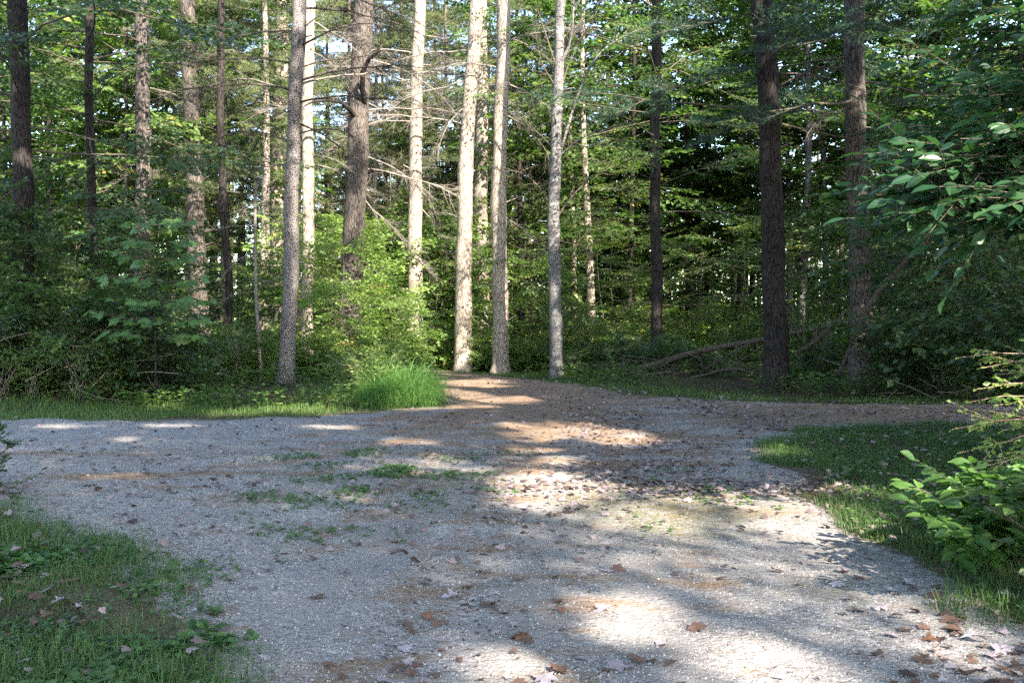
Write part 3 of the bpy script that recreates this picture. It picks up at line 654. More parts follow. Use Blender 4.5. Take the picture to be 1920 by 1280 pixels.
limbs(t, p, b, [(6.6, 0, 8, 3.4), (6.9, 185, 6, 3.4), (6.2, 20, -16, 3.0), (5.7, 172, 2, 2.8), (7.5, 188, 14, 3.2), (7.4, 10, 26, 2.6), (5.9, 340, -12, 2.8), (5.2, 190, -8, 2.4), (7.9, 350, 5, 3.6), (8.3, 170, 0, 3.4), (8.8, 15, 0, 3.4), (4.7, 200, -5, 1.6), (6.4, 250, -5, 2.0), (9.4, 185, 10, 3.4), (9.2, 0, -8, 3.8), (7.1, 355, -2, 3.6), (10, 200, -14, 3.2)], LIMB_D, seed=5)
limbs(t, p, b, [(6.85, 178, 12, 3.0), (8.2, 5, 40, 2.4), (7.0, 5, 6, 3.6)], seed=55)
add_crown(t, p, b, PIN, *PN, m_pin, 105, 14, 21, 2.4, 6, prof='cone', per_branch=5, scl=1.1, e0=-.05, e1=.5)
t, p, b = main_tree('pine_tree', 'pale dappled pine trunk standing close behind the leaning rough pine', None, [(577, 690), (577, 450), (577, 200), (581, 0)], 28, 23, 'palebark', seed=6)
limbs(t, p, b, rand_limbs(6, 6, 12, 6, azs=(-30, 30)), seed=6)
add_crown(t, p, b, PIN, *PN, m_pin, 106, 13, 21, 2.4, 6, prof='cone', per_branch=5, e0=-.05, e1=.5)
t, p, b = main_tree('pine_tree', 'tall pale trunk, bright at the top, between the leaning pine and thin twin stems', None, [(515, 690), (520, 400), (527, 130), (530, 0)], 37, 28, 'palebark', seed=7)
limbs(t, p, b, rand_limbs(6, 6, 13, 7), seed=7)
add_crown(t, p, b, PIN, *PN, m_pin, 107, 13, 21, 2.6, 7, prof='cone', per_branch=5, e0=-.05, e1=.5)
t, p, b = main_tree('pine_tree', 'thick pine, dark below and sunlit above, with a black crooked limb', 'the thick dark pine', [(655, 690), (663, 450), (673, 210), (683, 0)], 28, 40, 'duskbark', seed=8, taper=.35)
q = lambda px, py, dy: wp(px, py, 28 + dy) - b
g = Geo(); tube(g, [q(684, 190, -.2), q(679, 165, -.5), q(680, 135, -.75), q(692, 110, -.9), q(706, 100, -1.1), q(712, 88, -1.2)], [.085, .075, .07, .06, .05, .03], 0, 8, .05, seed=8); obj('branch', g.mesh('crooked_limb', [M['darkbark']]), t)
g = Geo(); tube(g, [q(668, 222, -.1), q(655, 205, -.5), q(640, 192, -.8), q(615, 188, -1.0), q(585, 192, -1.1), q(570, 200, -1.1)], [.08, .065, .05, .038, .028, .012], 0, 8, .05, seed=9); obj('branch', g.mesh('bowed_limb', [M['darkbark']]), t)
limbs(t, p, b, [(5.9, -10, -22, 3.6), (6.3, 5, -10, 3.0), (5.2, 20, -30, 3.0), (7.5, -5, -2, 3.4), (8, 180, 5, 3), (9, 0, 4, 3.6)], seed=8)
add_crown(t, p, b, PIN, *PN, m_pin, 108, 13, 22, 2.4, 6, prof='cone', per_branch=5, e0=-.05, e1=.5)
t, p, b = main_tree('pine_tree', 'straight sunlit trunk, white above and black at its foot, beside the tall grass clump', 'the straight sunlit pine', [(781, 672), (777, 400), (781, 200), (787, 0)], 32, 26, 'palebark', seed=9)
limbs(t, p, b, [(5.4, 5, -28, 2.6), (8.0, 185, -4, 3.2), (8.4, 0, 2, 3.6), (9.2, 180, 5, 3.4), (9.6, 5, -6, 3.8), (10.2, 190, 0, 3.2), (6.8, -8, 8, 1.0), (10.8, 355, 8, 3)], seed=9)
add_crown(t, p, b, PIN, *PN, m_pin, 109, 14, 22, 2.4, 6, prof='cone', per_branch=5, e0=-.05, e1=.5)
t, p, b = main_tree('pine_tree', 'brightest white trunk, bending to the right halfway up, dark at its foot', 'the white bent pine', [(869, 672), (870, 400), (875, 260), (884, 170), (889, 90), (893, 0)], 30.5, 30, 'palebark', seed=10, taper=.5)
limbs(t, p, b, [(7.6, 182, 2, 3.8), (4.6, 190, 30, 1.2), (9.0, 185, -4, 3.8), (9.4, -10, -20, 2.4), (8.3, 200, -25, 2.6), (4.0, 170, 14, .9), (9.9, 180, 8, 3.2), (10.3, 5, -5, 3)], seed=10)
add_crown(t, p, b, PIN, *PN, m_pin, 110, 14, 22, 2.4, 6, prof='cone', per_branch=5, e0=-.05, e1=.5)
t, p, b = main_tree('pine_tree', 'greyer trunk set back, half hidden between the white bent pine and the tall tan pine', None, [(905, 672), (903, 450), (903, 250), (903, 60)], 35.5, 26, 'palebark', seed=11)
limbs(t, p, b, rand_limbs(5, 6, 11, 11), seed=11)
add_crown(t, p, b, PIN, *PN, m_pin, 111, 9.5, 20, 3, 14, prof='cone', per_branch=6, e0=-.05, e1=.5)
t, p, b = main_tree('pine_tree', 'tall tan pine trunk standing between the white bent pine and the forked grey tree', 'the tall tan pine', [(939, 692), (935, 450), (938, 250), (945, 0)], 30, 28, 'palebark', seed=12, taper=.4)
limbs(t, p, b, [(4.9, 0, -24, 1.8), (3.5, 190, 4, 1.3), (4.0, 195, 10, .8), (8.8, 5, -12, 3.0), (9.2, 175, 5, 3.2), (10, -5, 4, 3.2), (7.9, 10, -18, 2.2)], seed=12)
add_crown(t, p, b, PIN, *PN, m_pin, 112, 13, 22, 2.4, 6, prof='cone', per_branch=5, e0=-.05, e1=.5)
t, p, b = main_tree('broadleaf_tree', 'thin dark crooked stem standing before the sun-spotted pine', None, [(424, 698), (430, 600), (428, 520), (418, 400), (415, 200), (413, 0)], 26.5, 14, 'darkbark', seed=17, flare=.5)
limbs(t, p, b, [(3.2, 10, 6, 1.2), (4.0, 180, 4, 1.0), (2.6, 20, 10, .8)], seed=17)
t, p, b = main_tree('broadleaf_tree', 'very thin pale dead stem with level twigs, left of the leaning rough pine', None, [(488, 690), (479, 560), (476, 450), (480, 380)], 23.6, 7, 'deadwood', top=5.2, seed=18, flare=.2, sides=8)
limbs(t, p, b, [(3.2, 5, 0, 1.1), (3.25, 185, -4, 1.2), (2.3, 170, 12, 1.0), (4.2, 10, 14, .9), (3.9, 190, 6, 1.2), (2.6, 0, 2, 1.0)], seed=18)
# the forked grey tree with thin rising limbs
t, p, b = main_tree('grey_tree', 'slender grey tree forking high up into bare rising limbs, whitish lichen at its foot', 'the forked grey tree', [(1043, 702), (1039, 420), (1042, 250), (1046, 130), (1053, 0)], 27.5, 23, 'greybark', seed=13, taper=.62, flare=.2)
def limb_px(tree, base, Y, pts, r, matn='twig', seed=0, dy=0.):
    P = A([wp(px, py, Y + dy * i) for i, (px, py) in enumerate(pts)]) - base
    tt = np.linspace(0, 1, len(P)); ts = np.linspace(0, 1, 14)
    P = np.stack([np.interp(ts, tt, P[:, c]) for c in range(3)], 1)
    for _ in range(2): P[1:-1] = (P[:-2] + 2 * P[1:-1] + P[2:]) / 4
    g = Geo(); tube(g, P, r * np.linspace(1, .22, 14), 0, 7, .05, seed=seed)
    rr = np.random.default_rng(seed); a, bb, ra = [], [], []
    for i in range(16):
        k = rr.integers(4, 14); d = norm(P[k] - P[k - 3]); d = norm(d + rr.normal(0, .55, 3)); l = rr.uniform(.3, 1.0)
        m = P[k] + d * l * .5; a += [P[k], m]; bb += [m, m + norm(d + rr.normal(0, .3, 3)) * l * .5]; ra += [r * .22, r * .15]
    segs(g, a, bb, ra, A(ra) * .6, 0, 4)
    obj('branch', g.mesh('limb', [M[matn]]), tree)
for i, (ps, r) in enumerate([([(1047, 125), (1065, 95), (1074, 50), (1076, 0)], .06), ([(1047, 300), (1075, 200), (1110, 110), (1160, 70), (1230, 45)], .042), ([(1046, 295), (1080, 265), (1120, 245), (1160, 240)], .032), ([(1044, 130), (1025, 70), (1005, 10), (1000, -30)], .03), ([(1040, 280), (1010, 250), (985, 232)], .026), ([(1041, 410), (1020, 360), (985, 325), (955, 318)], .03), ([(1049, 110), (1090, 40), (1130, 0)], .034), ([(1043, 410), (1070, 370), (1110, 330), (1150, 312)], .032), ([(1044, 490), (1085, 455), (1110, 420)], .024), ([(1040, 160), (1015, 120), (1000, 40)], .022), ([(1049, 180), (1065, 120), (1120, 20)], .026)]):
    limb_px(t, b, 27.5, ps, r, 'greybark' if i in (0, 1, 2) else 'twig', 200 + i, (-.12, .1, -.05)[i % 3])
t, p, b = main_tree('maple_tree', 'slim straight dark trunk in front of the fallen log thin end', 'the slim dark tree', [(1231, 682), (1230, 450), (1229, 250), (1230, 60)], 28.5, 20, 'darkbark', seed=14)
add_crown(t, p, b, SPR_FLAT, *BL, m_map, 114, 4.6, 13, 5.2, 24, e0=-.05, e1=.7, per_branch=7)
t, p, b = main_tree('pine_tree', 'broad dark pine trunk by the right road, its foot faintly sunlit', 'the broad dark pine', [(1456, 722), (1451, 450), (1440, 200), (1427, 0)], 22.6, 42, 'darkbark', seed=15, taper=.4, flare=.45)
limbs(t, p, b, rand_limbs(6, 5.0, 9, 15), LIMB_D, seed=15)
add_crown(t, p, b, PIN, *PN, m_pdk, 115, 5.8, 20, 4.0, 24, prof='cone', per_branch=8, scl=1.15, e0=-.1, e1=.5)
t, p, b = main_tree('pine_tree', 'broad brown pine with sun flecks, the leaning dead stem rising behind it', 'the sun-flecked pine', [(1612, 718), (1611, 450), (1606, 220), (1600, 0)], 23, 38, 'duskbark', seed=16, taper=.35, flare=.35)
limbs(t, p, b, [(5.3, 10, -14, 2.4), (6.1, 0, 8, 2.2), (5.8, 340, -20, 2.0), (4.7, 5, 12, 1.6), (6.6, 190, -10, 2)], seed=16)
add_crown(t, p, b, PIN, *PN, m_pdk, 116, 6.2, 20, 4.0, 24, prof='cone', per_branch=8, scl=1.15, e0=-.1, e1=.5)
LAND.sort()

# ------------------------------------------------------------------ shared shapes for the wood behind
def proto_tree(kind, seed):
    r = np.random.default_rng(seed); g = Geo()
    h = np.arange(0, 19, .5); pts = np.stack([.12 * np.sin(h * .3 + r.uniform(0, 6)) - .12 * math.sin(0), .12 * np.sin(h * .27 + r.uniform(0, 6)), h], 1); pts[:, :2] -= pts[0, :2]
    tube(g, pts, .16 * (1.05 - .045 * h), 0, 9, .04, .3, seed)
    tr = {k: g.mesh('trunk', [M[k]]) for k in ('darkbark', 'palebark', 'redbark', 'greybark')}
    c = Geo(); ax = lambda z: (np.interp(z, h, pts[:, 0]), np.interp(z, h, pts[:, 1]))
    if kind == 'broad':
        lo = 2.8 if seed % 2 else 5.8
        pl = crown(c, lo, 16.5, 4.2, 30 if seed % 2 else 24, 4, seed, ax, e0=-.05, e1=.8, per_branch=6, scl=1.15); place(c, SPR_FAR, pl, *BL, 0, 1, seed)
        cr = (c.mesh('crown', m_und), c.mesh('crown', m_map))
    else:
        pl = crown(c, 5.2, 19, 3.8, 34, 4, seed, ax, 'cone', e0=-.05, e1=.5, per_branch=8, scl=1.3); place(c, PIN, pl, *PN, 0, 1, seed)
        cr = c.mesh('crown', m_pin)
    return tr, cr
PB = [proto_tree('broad', 300 + i) for i in range(4)]; PP = [proto_tree('pine', 310 + i) for i in range(3)]

def proto_sapling(seed, hgt_, r_, nb, spr, mats, T=BL, e0=.0, e1=.9, per=4, prof='round', stem=.022):
    r = np.random.default_rng(seed); g = Geo()
    h = np.linspace(0, hgt_, 14); pts = np.stack([.05 * hgt_ * np.sin(h * .8 + r.uniform(0, 6)), .05 * hgt_ * np.sin(h * .7 + r.uniform(0, 6)), h], 1); pts[:, :2] -= pts[0, :2]
    tube(g, pts, stem * np.linspace(1, .25, 14), 0, 6, .03)
    st = g.mesh('trunk', [M['twig']])
    c = Geo(); ax = lambda z: (np.interp(z, h, pts[:, 0]), np.interp(z, h, pts[:, 1]))
    pl = crown(c, hgt_ * .22, hgt_ * .98, r_, nb, len(spr), seed, ax, prof, e0, e1, per, limb=.012); place(c, spr, pl, *T, 0, 1, seed)
    return st, c.mesh('crown', mats)
m_lit = [M['young'], M['twig']]
SAP = [proto_sapling(320 + i, 4.0, 1.6, 19, SPR, m_lit) for i in range(3)]
SAPF = [proto_sapling(330 + i, 4.0, 1.9, 11, SPR_FLAT, m_map, e0=-.1, e1=.3) for i in range(2)]
SAPM = [proto_sapling(325 + i, 4.0, 1.6, 16, SPR, m_map) for i in range(2)]
SAPD = [proto_sapling(335 + i, 4.0, 1.8, 18, SPR, m_shd) for i in range(2)]

def proto_shrub(seed, hgt_, r_, stems, mats, spr=SPR_S, nper=9, stem_mat='twig', scl=1.0):
    """several arching stems from one root, leafy along their length"""
    r = np.random.default_rng(seed); g = Geo(); a, b, ra, rb = [], [], [], []; pl = []
    for s in range(stems):
        az = r.uniform(0, 2 * PI); out = r.uniform(.3, 1.) * r_; k = 7; ht = hgt_ * r.uniform(.6, 1.05)
        t = np.linspace(0, 1, k); P = np.stack([np.cos(az) * out * t ** 1.4, np.sin(az) * out * t ** 1.4, ht * (1.35 * t - .35 * t * t)], 1)
        P[1:] += r.normal(0, .05, (k - 1, 3)); P[:, :2] += r.normal(0, .06 * r_, 2)
        rad = .012 * np.linspace(1, .25, k); a += list(P[:-1]); b += list(P[1:]); ra += list(rad[:-1]); rb += list(rad[1:])
        for j in range(nper):
            u = r.uniform(.12, 1.0); q = A([np.interp(u, t, P[:, c]) for c in range(3)])
            pl.append((int(r.integers(len(spr))), q, rotz(az + r.normal(0, 1.3)) @ roty(r.normal(-.1, .45)) @ rotx(r.normal(0, .4)), scl * r.uniform(.6, 1.2)))
    segs(g, a, b, ra, rb, 0, 5); st = g.mesh('stem', [M[stem_mat]])
    c = Geo(); place(c, spr, pl, *BL, 0, 1, seed); return st, c.mesh('foliage', mats)
SHR = [proto_shrub(340 + i, 1.5, 1.0, 12, m_shd) for i in range(2)]
SHRL = [proto_shrub(345 + i, 1.4, .9, 12, m_lit) for i in range(2)]
SHRT = [proto_shrub(350 + i, 1.7, 1.1, 16, m_und, nper=3, stem_mat='deadwood') for i in range(2)]

def gap(px):
    l = [s for x, s in LAND if x <= px]; r_ = [s for x, s in LAND if x > px]
    if l and r_: return 'between %s and %s' % (l[-1][4:], r_[0][4:])
    return 'beyond %s toward picture edge' % (l[-1] if l else r_[0])[4:]
ORD = ['first', 'second', 'third', 'fourth', 'fifth', 'sixth', 'seventh', 'eighth', 'ninth', 'tenth', 'eleventh', 'twelfth', 'thirteenth', 'fourteenth', 'fifteenth', 'sixteenth', 'seventeenth', 'eighteenth', 'nineteenth', 'twentieth']
def label_rows(items):
    """items: (px, description, object): the n-th of its kind in its gap, counted from the left"""
    byk = {}
    for it in items: byk.setdefault((gap(it[0]), it[1]), []).append(it)
    for (gp_, d), l in byk.items():
        l.sort(key=lambda i: i[0])
        for k, it in enumerate(l):
            it[2]['label'] = f'{d} {gp_}' if len(l) == 1 else f'{d}, {ORD[min(k, 19)]} from left {gp_}'

# ---- slim trees of the wood behind (pixel column, distance, width in pixels, bark, kind)
back = [(240, 36, 9, 'darkbark', 'b'), (415, 36, 12, 'darkbark', 'b'), (432, 39, 11, 'redbark', 'p'), (493, 33, 20, 'palebark', 'p'), (620, 41, 10, 'palebark', 'p'), (700, 38, 11, 'palebark', 'p'), (745, 45, 12, 'redbark', 'p'), (820, 46, 12, 'redbark', 'p'), (978, 37, 13, 'darkbark', 'b'),
        (1000, 44, 12, 'palebark', 'p'), (1108, 36, 17, 'palebark', 'b'), (1165, 46, 9, 'darkbark', 'b'), (1188, 42, 10, 'redbark', 'b'), (1215, 44, 9, 'palebark', 'b'), (1310, 44, 10, 'palebark', 'b'), (1327, 46, 11, 'darkbark', 'b'), (1385, 40, 11, 'darkbark', 'b'), (1398, 46, 12, 'palebark', 'b'), (1478, 40, 12, 'greybark', 'b'),
        (1500, 36, 17, 'greybark', 'b'), (1548, 38, 14, 'greybark', 'b'), (1577, 41, 11, 'palebark', 'b'), (1655, 42, 13, 'darkbark', 'b'), (1683, 38, 11, 'greybark', 'b'), (1725, 44, 11, 'darkbark', 'b'), (1790, 40, 12, 'darkbark', 'b'), (1870, 36, 13, 'darkbark', 'b'), (100, 38, 13, 'darkbark', 'b'), (140, 45, 10, 'palebark', 'b'), (215, 48, 12, 'palebark', 'b'), (320, 46, 11, 'redbark', 'p')]
r = np.random.default_rng(5)
for px, Yd in [(350, 41), (395, 46), (455, 40), (560, 43), (610, 48), (650, 39), (725, 44), (760, 52), (840, 42), (915, 48), (985, 41), (1040, 47), (1075, 40), (520, 52)]:
    back.append((px, Yd, 9 + 4 * r.random(), 'redbark' if r.random() < .5 else 'palebark', 'p'))
for px, Yd in [(1690, 34), (1765, 31.5), (1840, 34), (1905, 31), (1290, 41), (1180, 38), (1980, 33), (1410, 43), (205, 44), (285, 39), (90, 46), (10, 37)]:
    back.append((px, Yd, 11, 'darkbark', 'b'))
for i in range(40):
    px = -150 + 2220 * ((i * .618034) % 1); Yd = r.uniform(44, 82)
    if 480 < px < 730: continue
    back.append((px, Yd, r.uniform(7, 11), ['darkbark', 'palebark', 'redbark', 'greybark'][r.integers(4)], 'p' if 330 < px < 1010 and r.random() < .6 else 'b'))
for i in range(14):   # beyond the sides of the frame
    sd = 1 if i % 2 else -1; back.append((960 + sd * r.uniform(1050, 1500), r.uniform(26, 55), r.uniform(10, 18), 'darkbark', 'b'))
adj = {'darkbark': 'slim dark', 'palebark': 'slim pale', 'redbark': 'slim brown', 'greybark': 'slim grey'}
rows = []
for (px, Yd, w, bk, kd) in back:
    x = (px - 960) / F * Yd; tr, cr = (PB[(r.integers(2) * 2 + (r.random() < (.15 if px > 1000 else .5))) % 4] if kd == 'b' else PP[r.integers(3)])
    base = (x, Yd, h1(x, Yd) - .05); rz = r.uniform(0, 6.28); s = r.uniform(.85, 1.2)
    t = thing('pine_tree' if kd == 'p' else 'broadleaf_tree', None, 'tree', base, rz, 'slim trees standing in the wood behind')
    rs = w / 2 * Yd / F / .16
    if kd == 'b': cr = cr[1 if px > 1030 or px < 60 else 0]  # side trees take the darker leaf copy, wood shade put into colour
    obj('trunk', tr[bk], t, scale=(rs, rs, s)); obj('crown', cr, t, scale=(s, s, s) if kd == 'b' else (s, s, s))
    rows.append((px, f'{adj[bk]} {"pine" if kd == "p" else "leafy"} tree', t))
    if kd == 'p' and Yd < 50:
        pts = np.stack([np.zeros(20), np.zeros(20), np.linspace(0, 19, 20)], 1); limbs(t, pts, np.zeros(3), rand_limbs(2, 5, 11, int(px)), seed=int(px))
label_rows(rows)

# ---- saplings and shrubs (pixel column, distance, height, shape set)
rows = []
def put(name, protos, px, Yd, height, base_h, desc, cat, group, part=('trunk', 'crown'), wide=1.0, k=None):
    x = (px - 960) / F * Yd
    st, cr = protos[int(r.integers(len(protos))) if k is None else k]
    t = thing(name, None, cat, (x, Yd, h1(x, Yd) - .03), r.uniform(0, 6.28), group)
    s = height / base_h
    obj(part[0], st, t, scale=(s, s, s)); obj(part[1], cr, t, scale=(s * wide, s * wide, s))
    rows.append((px, desc, t)); return t
G1 = 'saplings under the tall trees'
for px, Yd, ht in [(618, 26.5, 3.4), (640, 31, 4.6), (712, 26.5, 2.2), (705, 33.5, 4.4), (735, 36, 5.0), (815, 36, 5.2), (826, 32.5, 4.2), (900, 39, 5.0), (970, 34, 3.6), (655, 25, 2.4), (790, 40, 6), (600, 35, 4.5), (870, 43, 6.), (745, 27.5, 2.0)]:
    put('sapling', SAP, px, Yd, ht, 4., 'bright green leafy sapling', 'sapling', G1)
for px, Yd, ht in [(985, 31, 3.8), (1085, 30, 3.4), (1170, 32, 4.2), (1010, 36, 5.0), (1300, 31, 3.8), (1370, 33, 4.6), (1140, 38, 5.), (1255, 40, 5.4), (1520, 31, 4.0), (1440, 42, 6)]:
    put('sapling', SAPF, px, Yd, ht, 4., 'layered dark green sapling', 'sapling', G1, wide=1.1)
for px, Yd, ht in [(15, 21, 3.6), (95, 22, 3.3), (140, 20.5, 2.6), (215, 24, 3.2), (330, 28, 3.2), (455, 28, 2.8), (150, 31, 4.4), (60, 30, 4.4), (505, 33, 3.2), (-60, 22, 4.2), (1660, 27, 2.8), (1720, 24, 2.8), (1780, 22.5, 3.2), (1850, 19.8, 4.6), (1920, 19.8, 5), (1700, 29, 5), (1560, 34, 5), (1800, 27, 6), (1890, 25, 6), (1990, 19.5, 5)]:
    put('sapling', SAPD, px, Yd, ht, 4., 'dark leafy sapling', 'sapling', G1)
for i in range(40):
    px = -120 + 2160 * ((i * .754877) % 1); Yd = 40 + 26 * ((i * .5698) % 1); ht = r.uniform(7, 12) if not 330 < px < 740 else r.uniform(4.5, 6)
    put('young_tree', SAPM if px > 1030 else SAP, px, Yd, ht, 4., 'tall leafy young tree', 'tree', 'young trees between the trunks', wide=.85)
G2 = 'shrubs along the edge of the wood'
pp = ('stem', 'foliage')
for px, Yd, ht in [(25, 19.2, 1.5), (110, 19.6, 1.6), (175, 19, 1.2), (290, 20, 1.3), (340, 21.5, 1.4), (60, 20.5, 2.2), (210, 20.5, 2.), (430, 25, 1.2), (1690, 21.5, 1.2), (1760, 20.6, 1.4), (1840, 19.6, 1.5), (1900, 19.2, 1.7), (1540, 25, .9), (1330, 26.5, .8), (1250, 26.8, .8), (1190, 27, .9), (1120, 28.5, .9), (1080, 28.2, .7), (-60, 19.2, 1.7), (1660, 23.5, 1.)]:
    put('shrub', SHR, px, Yd, ht, 1.5, 'dark shrub', 'shrub', G2, pp, 1.1)
for px, Yd, ht in [(610, 25, 1.1), (480, 24, .8), (575, 25.5, .9), (900, 31, 1.), (960, 31.5, 1.2), (1000, 31, .9), (850, 31.5, .7), (1150, 33, 1.6), (1130, 36, 1.8), (1290, 36, 1.6), (1350, 35, 1.8), (1420, 36, 1.4), (1370, 39, 2), (740, 30, 1.3), (700, 27.5, 1.2), (1240, 38, 1.8)]:
    put('shrub', SHRL, px, Yd, ht, 1.4, 'light green shrub', 'shrub', G2, pp, 1.1)
for px, Yd, ht in [(60, 18.8, 1.2), (150, 18.8, 1.4), (450, 23.6, 1.5), (420, 24.5, 1.3), (0, 18.4, 1.1), (1700, 23.5, 1.3), (830, 31.8, 1.5)]:
    put('shrub', SHRT, px, Yd, ht, 1.7, 'pale twiggy shrub', 'shrub', G2, pp)
label_rows(rows)

# undergrowth far off under the trees, reading as one mass
def far_undergrowth():
    g = Geo(); pl = []; rr = np.random.default_rng(77)
    for i in range(520):
        Yd = rr.uniform(38, 95) if i < 300 else rr.uniform(30, 40); px = rr.uniform(-400, 2320); x = (px - 960) / F * Yd
        if i >= 300 and 640 < px < 800: continue
        rad = rr.uniform(.8, 1.7) * (1 if i < 300 else .5); hh = rr.uniform(.8, 3.2) * (1 if i < 300 else .35)
        for k in range(22):
            d = rr.normal(0, 1, 3); d /= np.linalg.norm(d); q = A([x, Yd, hh * .45]) + d * A([rad, rad, hh * .6]) * rr.uniform(.5, 1) ** .5
            q[2] = max(q[2], .08)
            pl.append((int(rr.integers(4)), q, rotz(rr.uniform(0, 6.28)) @ roty(rr.normal(0, .4)), rr.uniform(.6, 1.1)))
    place(g, SPR_FAR, pl, *BL, 0, 1, 7)
    tag(obj('undergrowth', g.mesh('undergrowth', m_und)), 'green undergrowth filling the wood floor far behind the trunks', 'undergrowth', kind='stuff')
    # the far wood closing the view
    g = Geo(); pl = []
    for i in range(6500):
        a = rr.uniform(-.62, .62); dd = rr.uniform(84, 112); q = A([math.sin(a) * dd, math.cos(a) * dd, rr.uniform(0, 1) ** 1.4 * (14.5 if -.30 < a < -.10 else 19.5) * (.75 + .25 * math.sin(a * 37 + 1) * math.sin(a * 91))])
        pl.append((int(rr.integers(4)), q, rotz(rr.uniform(0, 6.28)) @ roty(rr.normal(0, .5)), rr.uniform(1.2, 2.4)))
    place(g, SPR_FAR, pl, *BL, 0, 1, 8)
    for i in range(150):
        a = rr.uniform(-.62, .62); dd = rr.uniform(84, 110); x, y = math.sin(a) * dd, math.cos(a) * dd
        segs(g, [[x, y, 0]], [[x + rr.normal(0, .5), y, 19]], .2, .08, 1, 6)
    tag(obj('far_woods', g.mesh('far_woods', m_und)), 'far wood seen as one green mass behind all the trunks', 'woods', kind='stuff')
far_undergrowth()

# ------------------------------------------------------------------ single plants with a look of their own
# big-leaved maple sapling in front of the left bank
def big_leaf_sapling():
    Yd = 18.6; x = (290 - 960) / F * Yd; b = A([x, Yd, h1(x, Yd)])
    t = thing('maple_sapling', 'young maple with very large lobed leaves spread in flat layers before the dim mottled pine', 'sapling', b)
    g = Geo(); P = A([[0, 0, -.03], [.02, 0, .8], [-.02, .05, 1.7], [.05, 0, 2.6], [.1, 0, 3.4]]); tube(g, P, [.02, .018, .014, .01, .005], 0, 6); obj('trunk', g.mesh('trunk', [M['darkbark']]), t)
    g = Geo(); rr = np.random.default_rng(9); a, bb = [], []; LP, LD, LN, LL = [], [], [], []
    for (h, ext, n) in [(1.25, 1.0, 6), (1.55, 1.05, 7), (1.9, .9, 6), (2.3, .95, 7), (2.7, .75, 6), (3.05, .85, 6), (3.4, .5, 5)]:
        for k in range(n):
            az = 2 * PI * k / n + rr.uniform(0, .7); q = A([np.interp(h, P[:, 2], P[:, 0]), 0, h]); ln = ext * rr.uniform(.7, 1.15)
            e = q + A([math.cos(az) * ln, math.sin(az) * ln, .16 * ln + rr.normal(0, .04)]); a.append(q); bb.append(e)
            for j in range(6):
                s = .35 + .65 * j / 5; sd = (-1) ** j * rr.uniform(.4, 1.3); pq = q + (e - q) * s
                d = A([math.cos(az + sd), math.sin(az + sd), -.35 + rr.normal(0, .2)])
                LP.append(pq + d * .09); LD.append(d); LN.append([rr.normal(.1, .3), rr.normal(-.7, .3), 1]); LL.append(rr.uniform(.15, .24))
                a.append(pq); bb.append(pq + d * .09)
    segs(g, a, bb, .006, .003, 1, 4); LL = A(LL)
    inst(g, T_MAPLE, F_MAPLE, A(LP), A(LD), A(LN), LL, LL, 0, rr.uniform(.2, .95, len(LL)))
    obj('crown', g.mesh('crown', [M['big'], M['twig']]), t)
big_leaf_sapling()

def leafy_plant(g, root, tips, leaf, wl, rr, T, TF, arch=(.35, .35, .75), tmat=1, r0=.012, nleaf=9, spread=.9, tilt=.3, sub=5, subl=.45, lmat=0, face=(0, -.25, 1)):
    """arching stems from a root to each tip, side shoots, oval leaves along them"""
    a, b, ra, rb = [], [], [], []; LP, LD, LN, LL = [], [], [], []
    for tip in tips:
        tip = A(tip, dtype=float); k = 9; u = np.linspace(0, 1, k)[:, None]
        ctrl = root + (tip - root) * A(arch) + A([0, 0, .35 * (arch[2] > .8)]); P = (1 - u) ** 2 * root + 2 * u * (1 - u) * ctrl + u * u * tip
        P[1:-1] += rr.normal(0, .012, (k - 2, 3)); rad = r0 * np.linspace(1, .25, k)
        a += list(P[:-1]); b += list(P[1:]); ra += list(rad[:-1]); rb += list(rad[1:])
        shoots = [(P[-3], P[-1])]
        ln0 = np.linalg.norm(tip - root)
        for i in range(sub):
            j = int(rr.integers(3, k - 1)); d = norm(P[j + 1] - P[j - 1] + 0); d = norm(d + rr.normal(0, .6, 3) * A([1, 1, .55])); e = P[j] + d * ln0 * subl * rr.uniform(.5, 1.1)
            a.append(P[j]); b.append(e); ra.append(r0 * .4); rb.append(r0 * .18); shoots.append((P[j], e))
        for (s0, s1) in shoots:
            d = norm(s1 - s0)
            for j in range(nleaf):
                s = .15 + .85 * (j + 1) / nleaf; sd = 1 if j % 2 else -1
                side = norm(np.cross(d, A([0, 0, 1.])) + 1e-6); dr = norm(d * (.55 + (j == nleaf - 1)) + side * sd * spread * rr.uniform(.6, 1.2) + A([0, 0, rr.normal(-.12, .18)]))
                LP.append(s0 + (s1 - s0) * s); LD.append(dr); LN.append(A(face) + rr.normal(0, tilt, 3)); LL.append(leaf * rr.uniform(.55, 1.2))
    segs(g, a, b, ra, rb, tmat, 6); LL = A(LL)
    inst(g, T, TF, A(LP), A(LD), A(LN), LL, LL * wl, lmat, np.clip(rr.normal(.5, .2, len(LL)), 0, 1))

OV = (T_OVAL, F_OVAL)
def plant(name, label, cat, root, tips, mats, seed, **kw):
    rr = np.random.default_rng(seed); root = A(root, dtype=float)
    t = thing(name, label, cat, root); g = Geo()
    leafy_plant(g, np.zeros(3), A(tips, dtype=float) - root, rr=rr, **kw)
    obj('foliage', g.mesh('foliage', mats), t); return t
def tips_px(rr, n, x0, x1, y0, y1, Y0, Y1):
    return [wp(rr.uniform(x0, x1), rr.uniform(y0, y1), rr.uniform(Y0, Y1)) for _ in range(n)]
rr = np.random.default_rng(21)
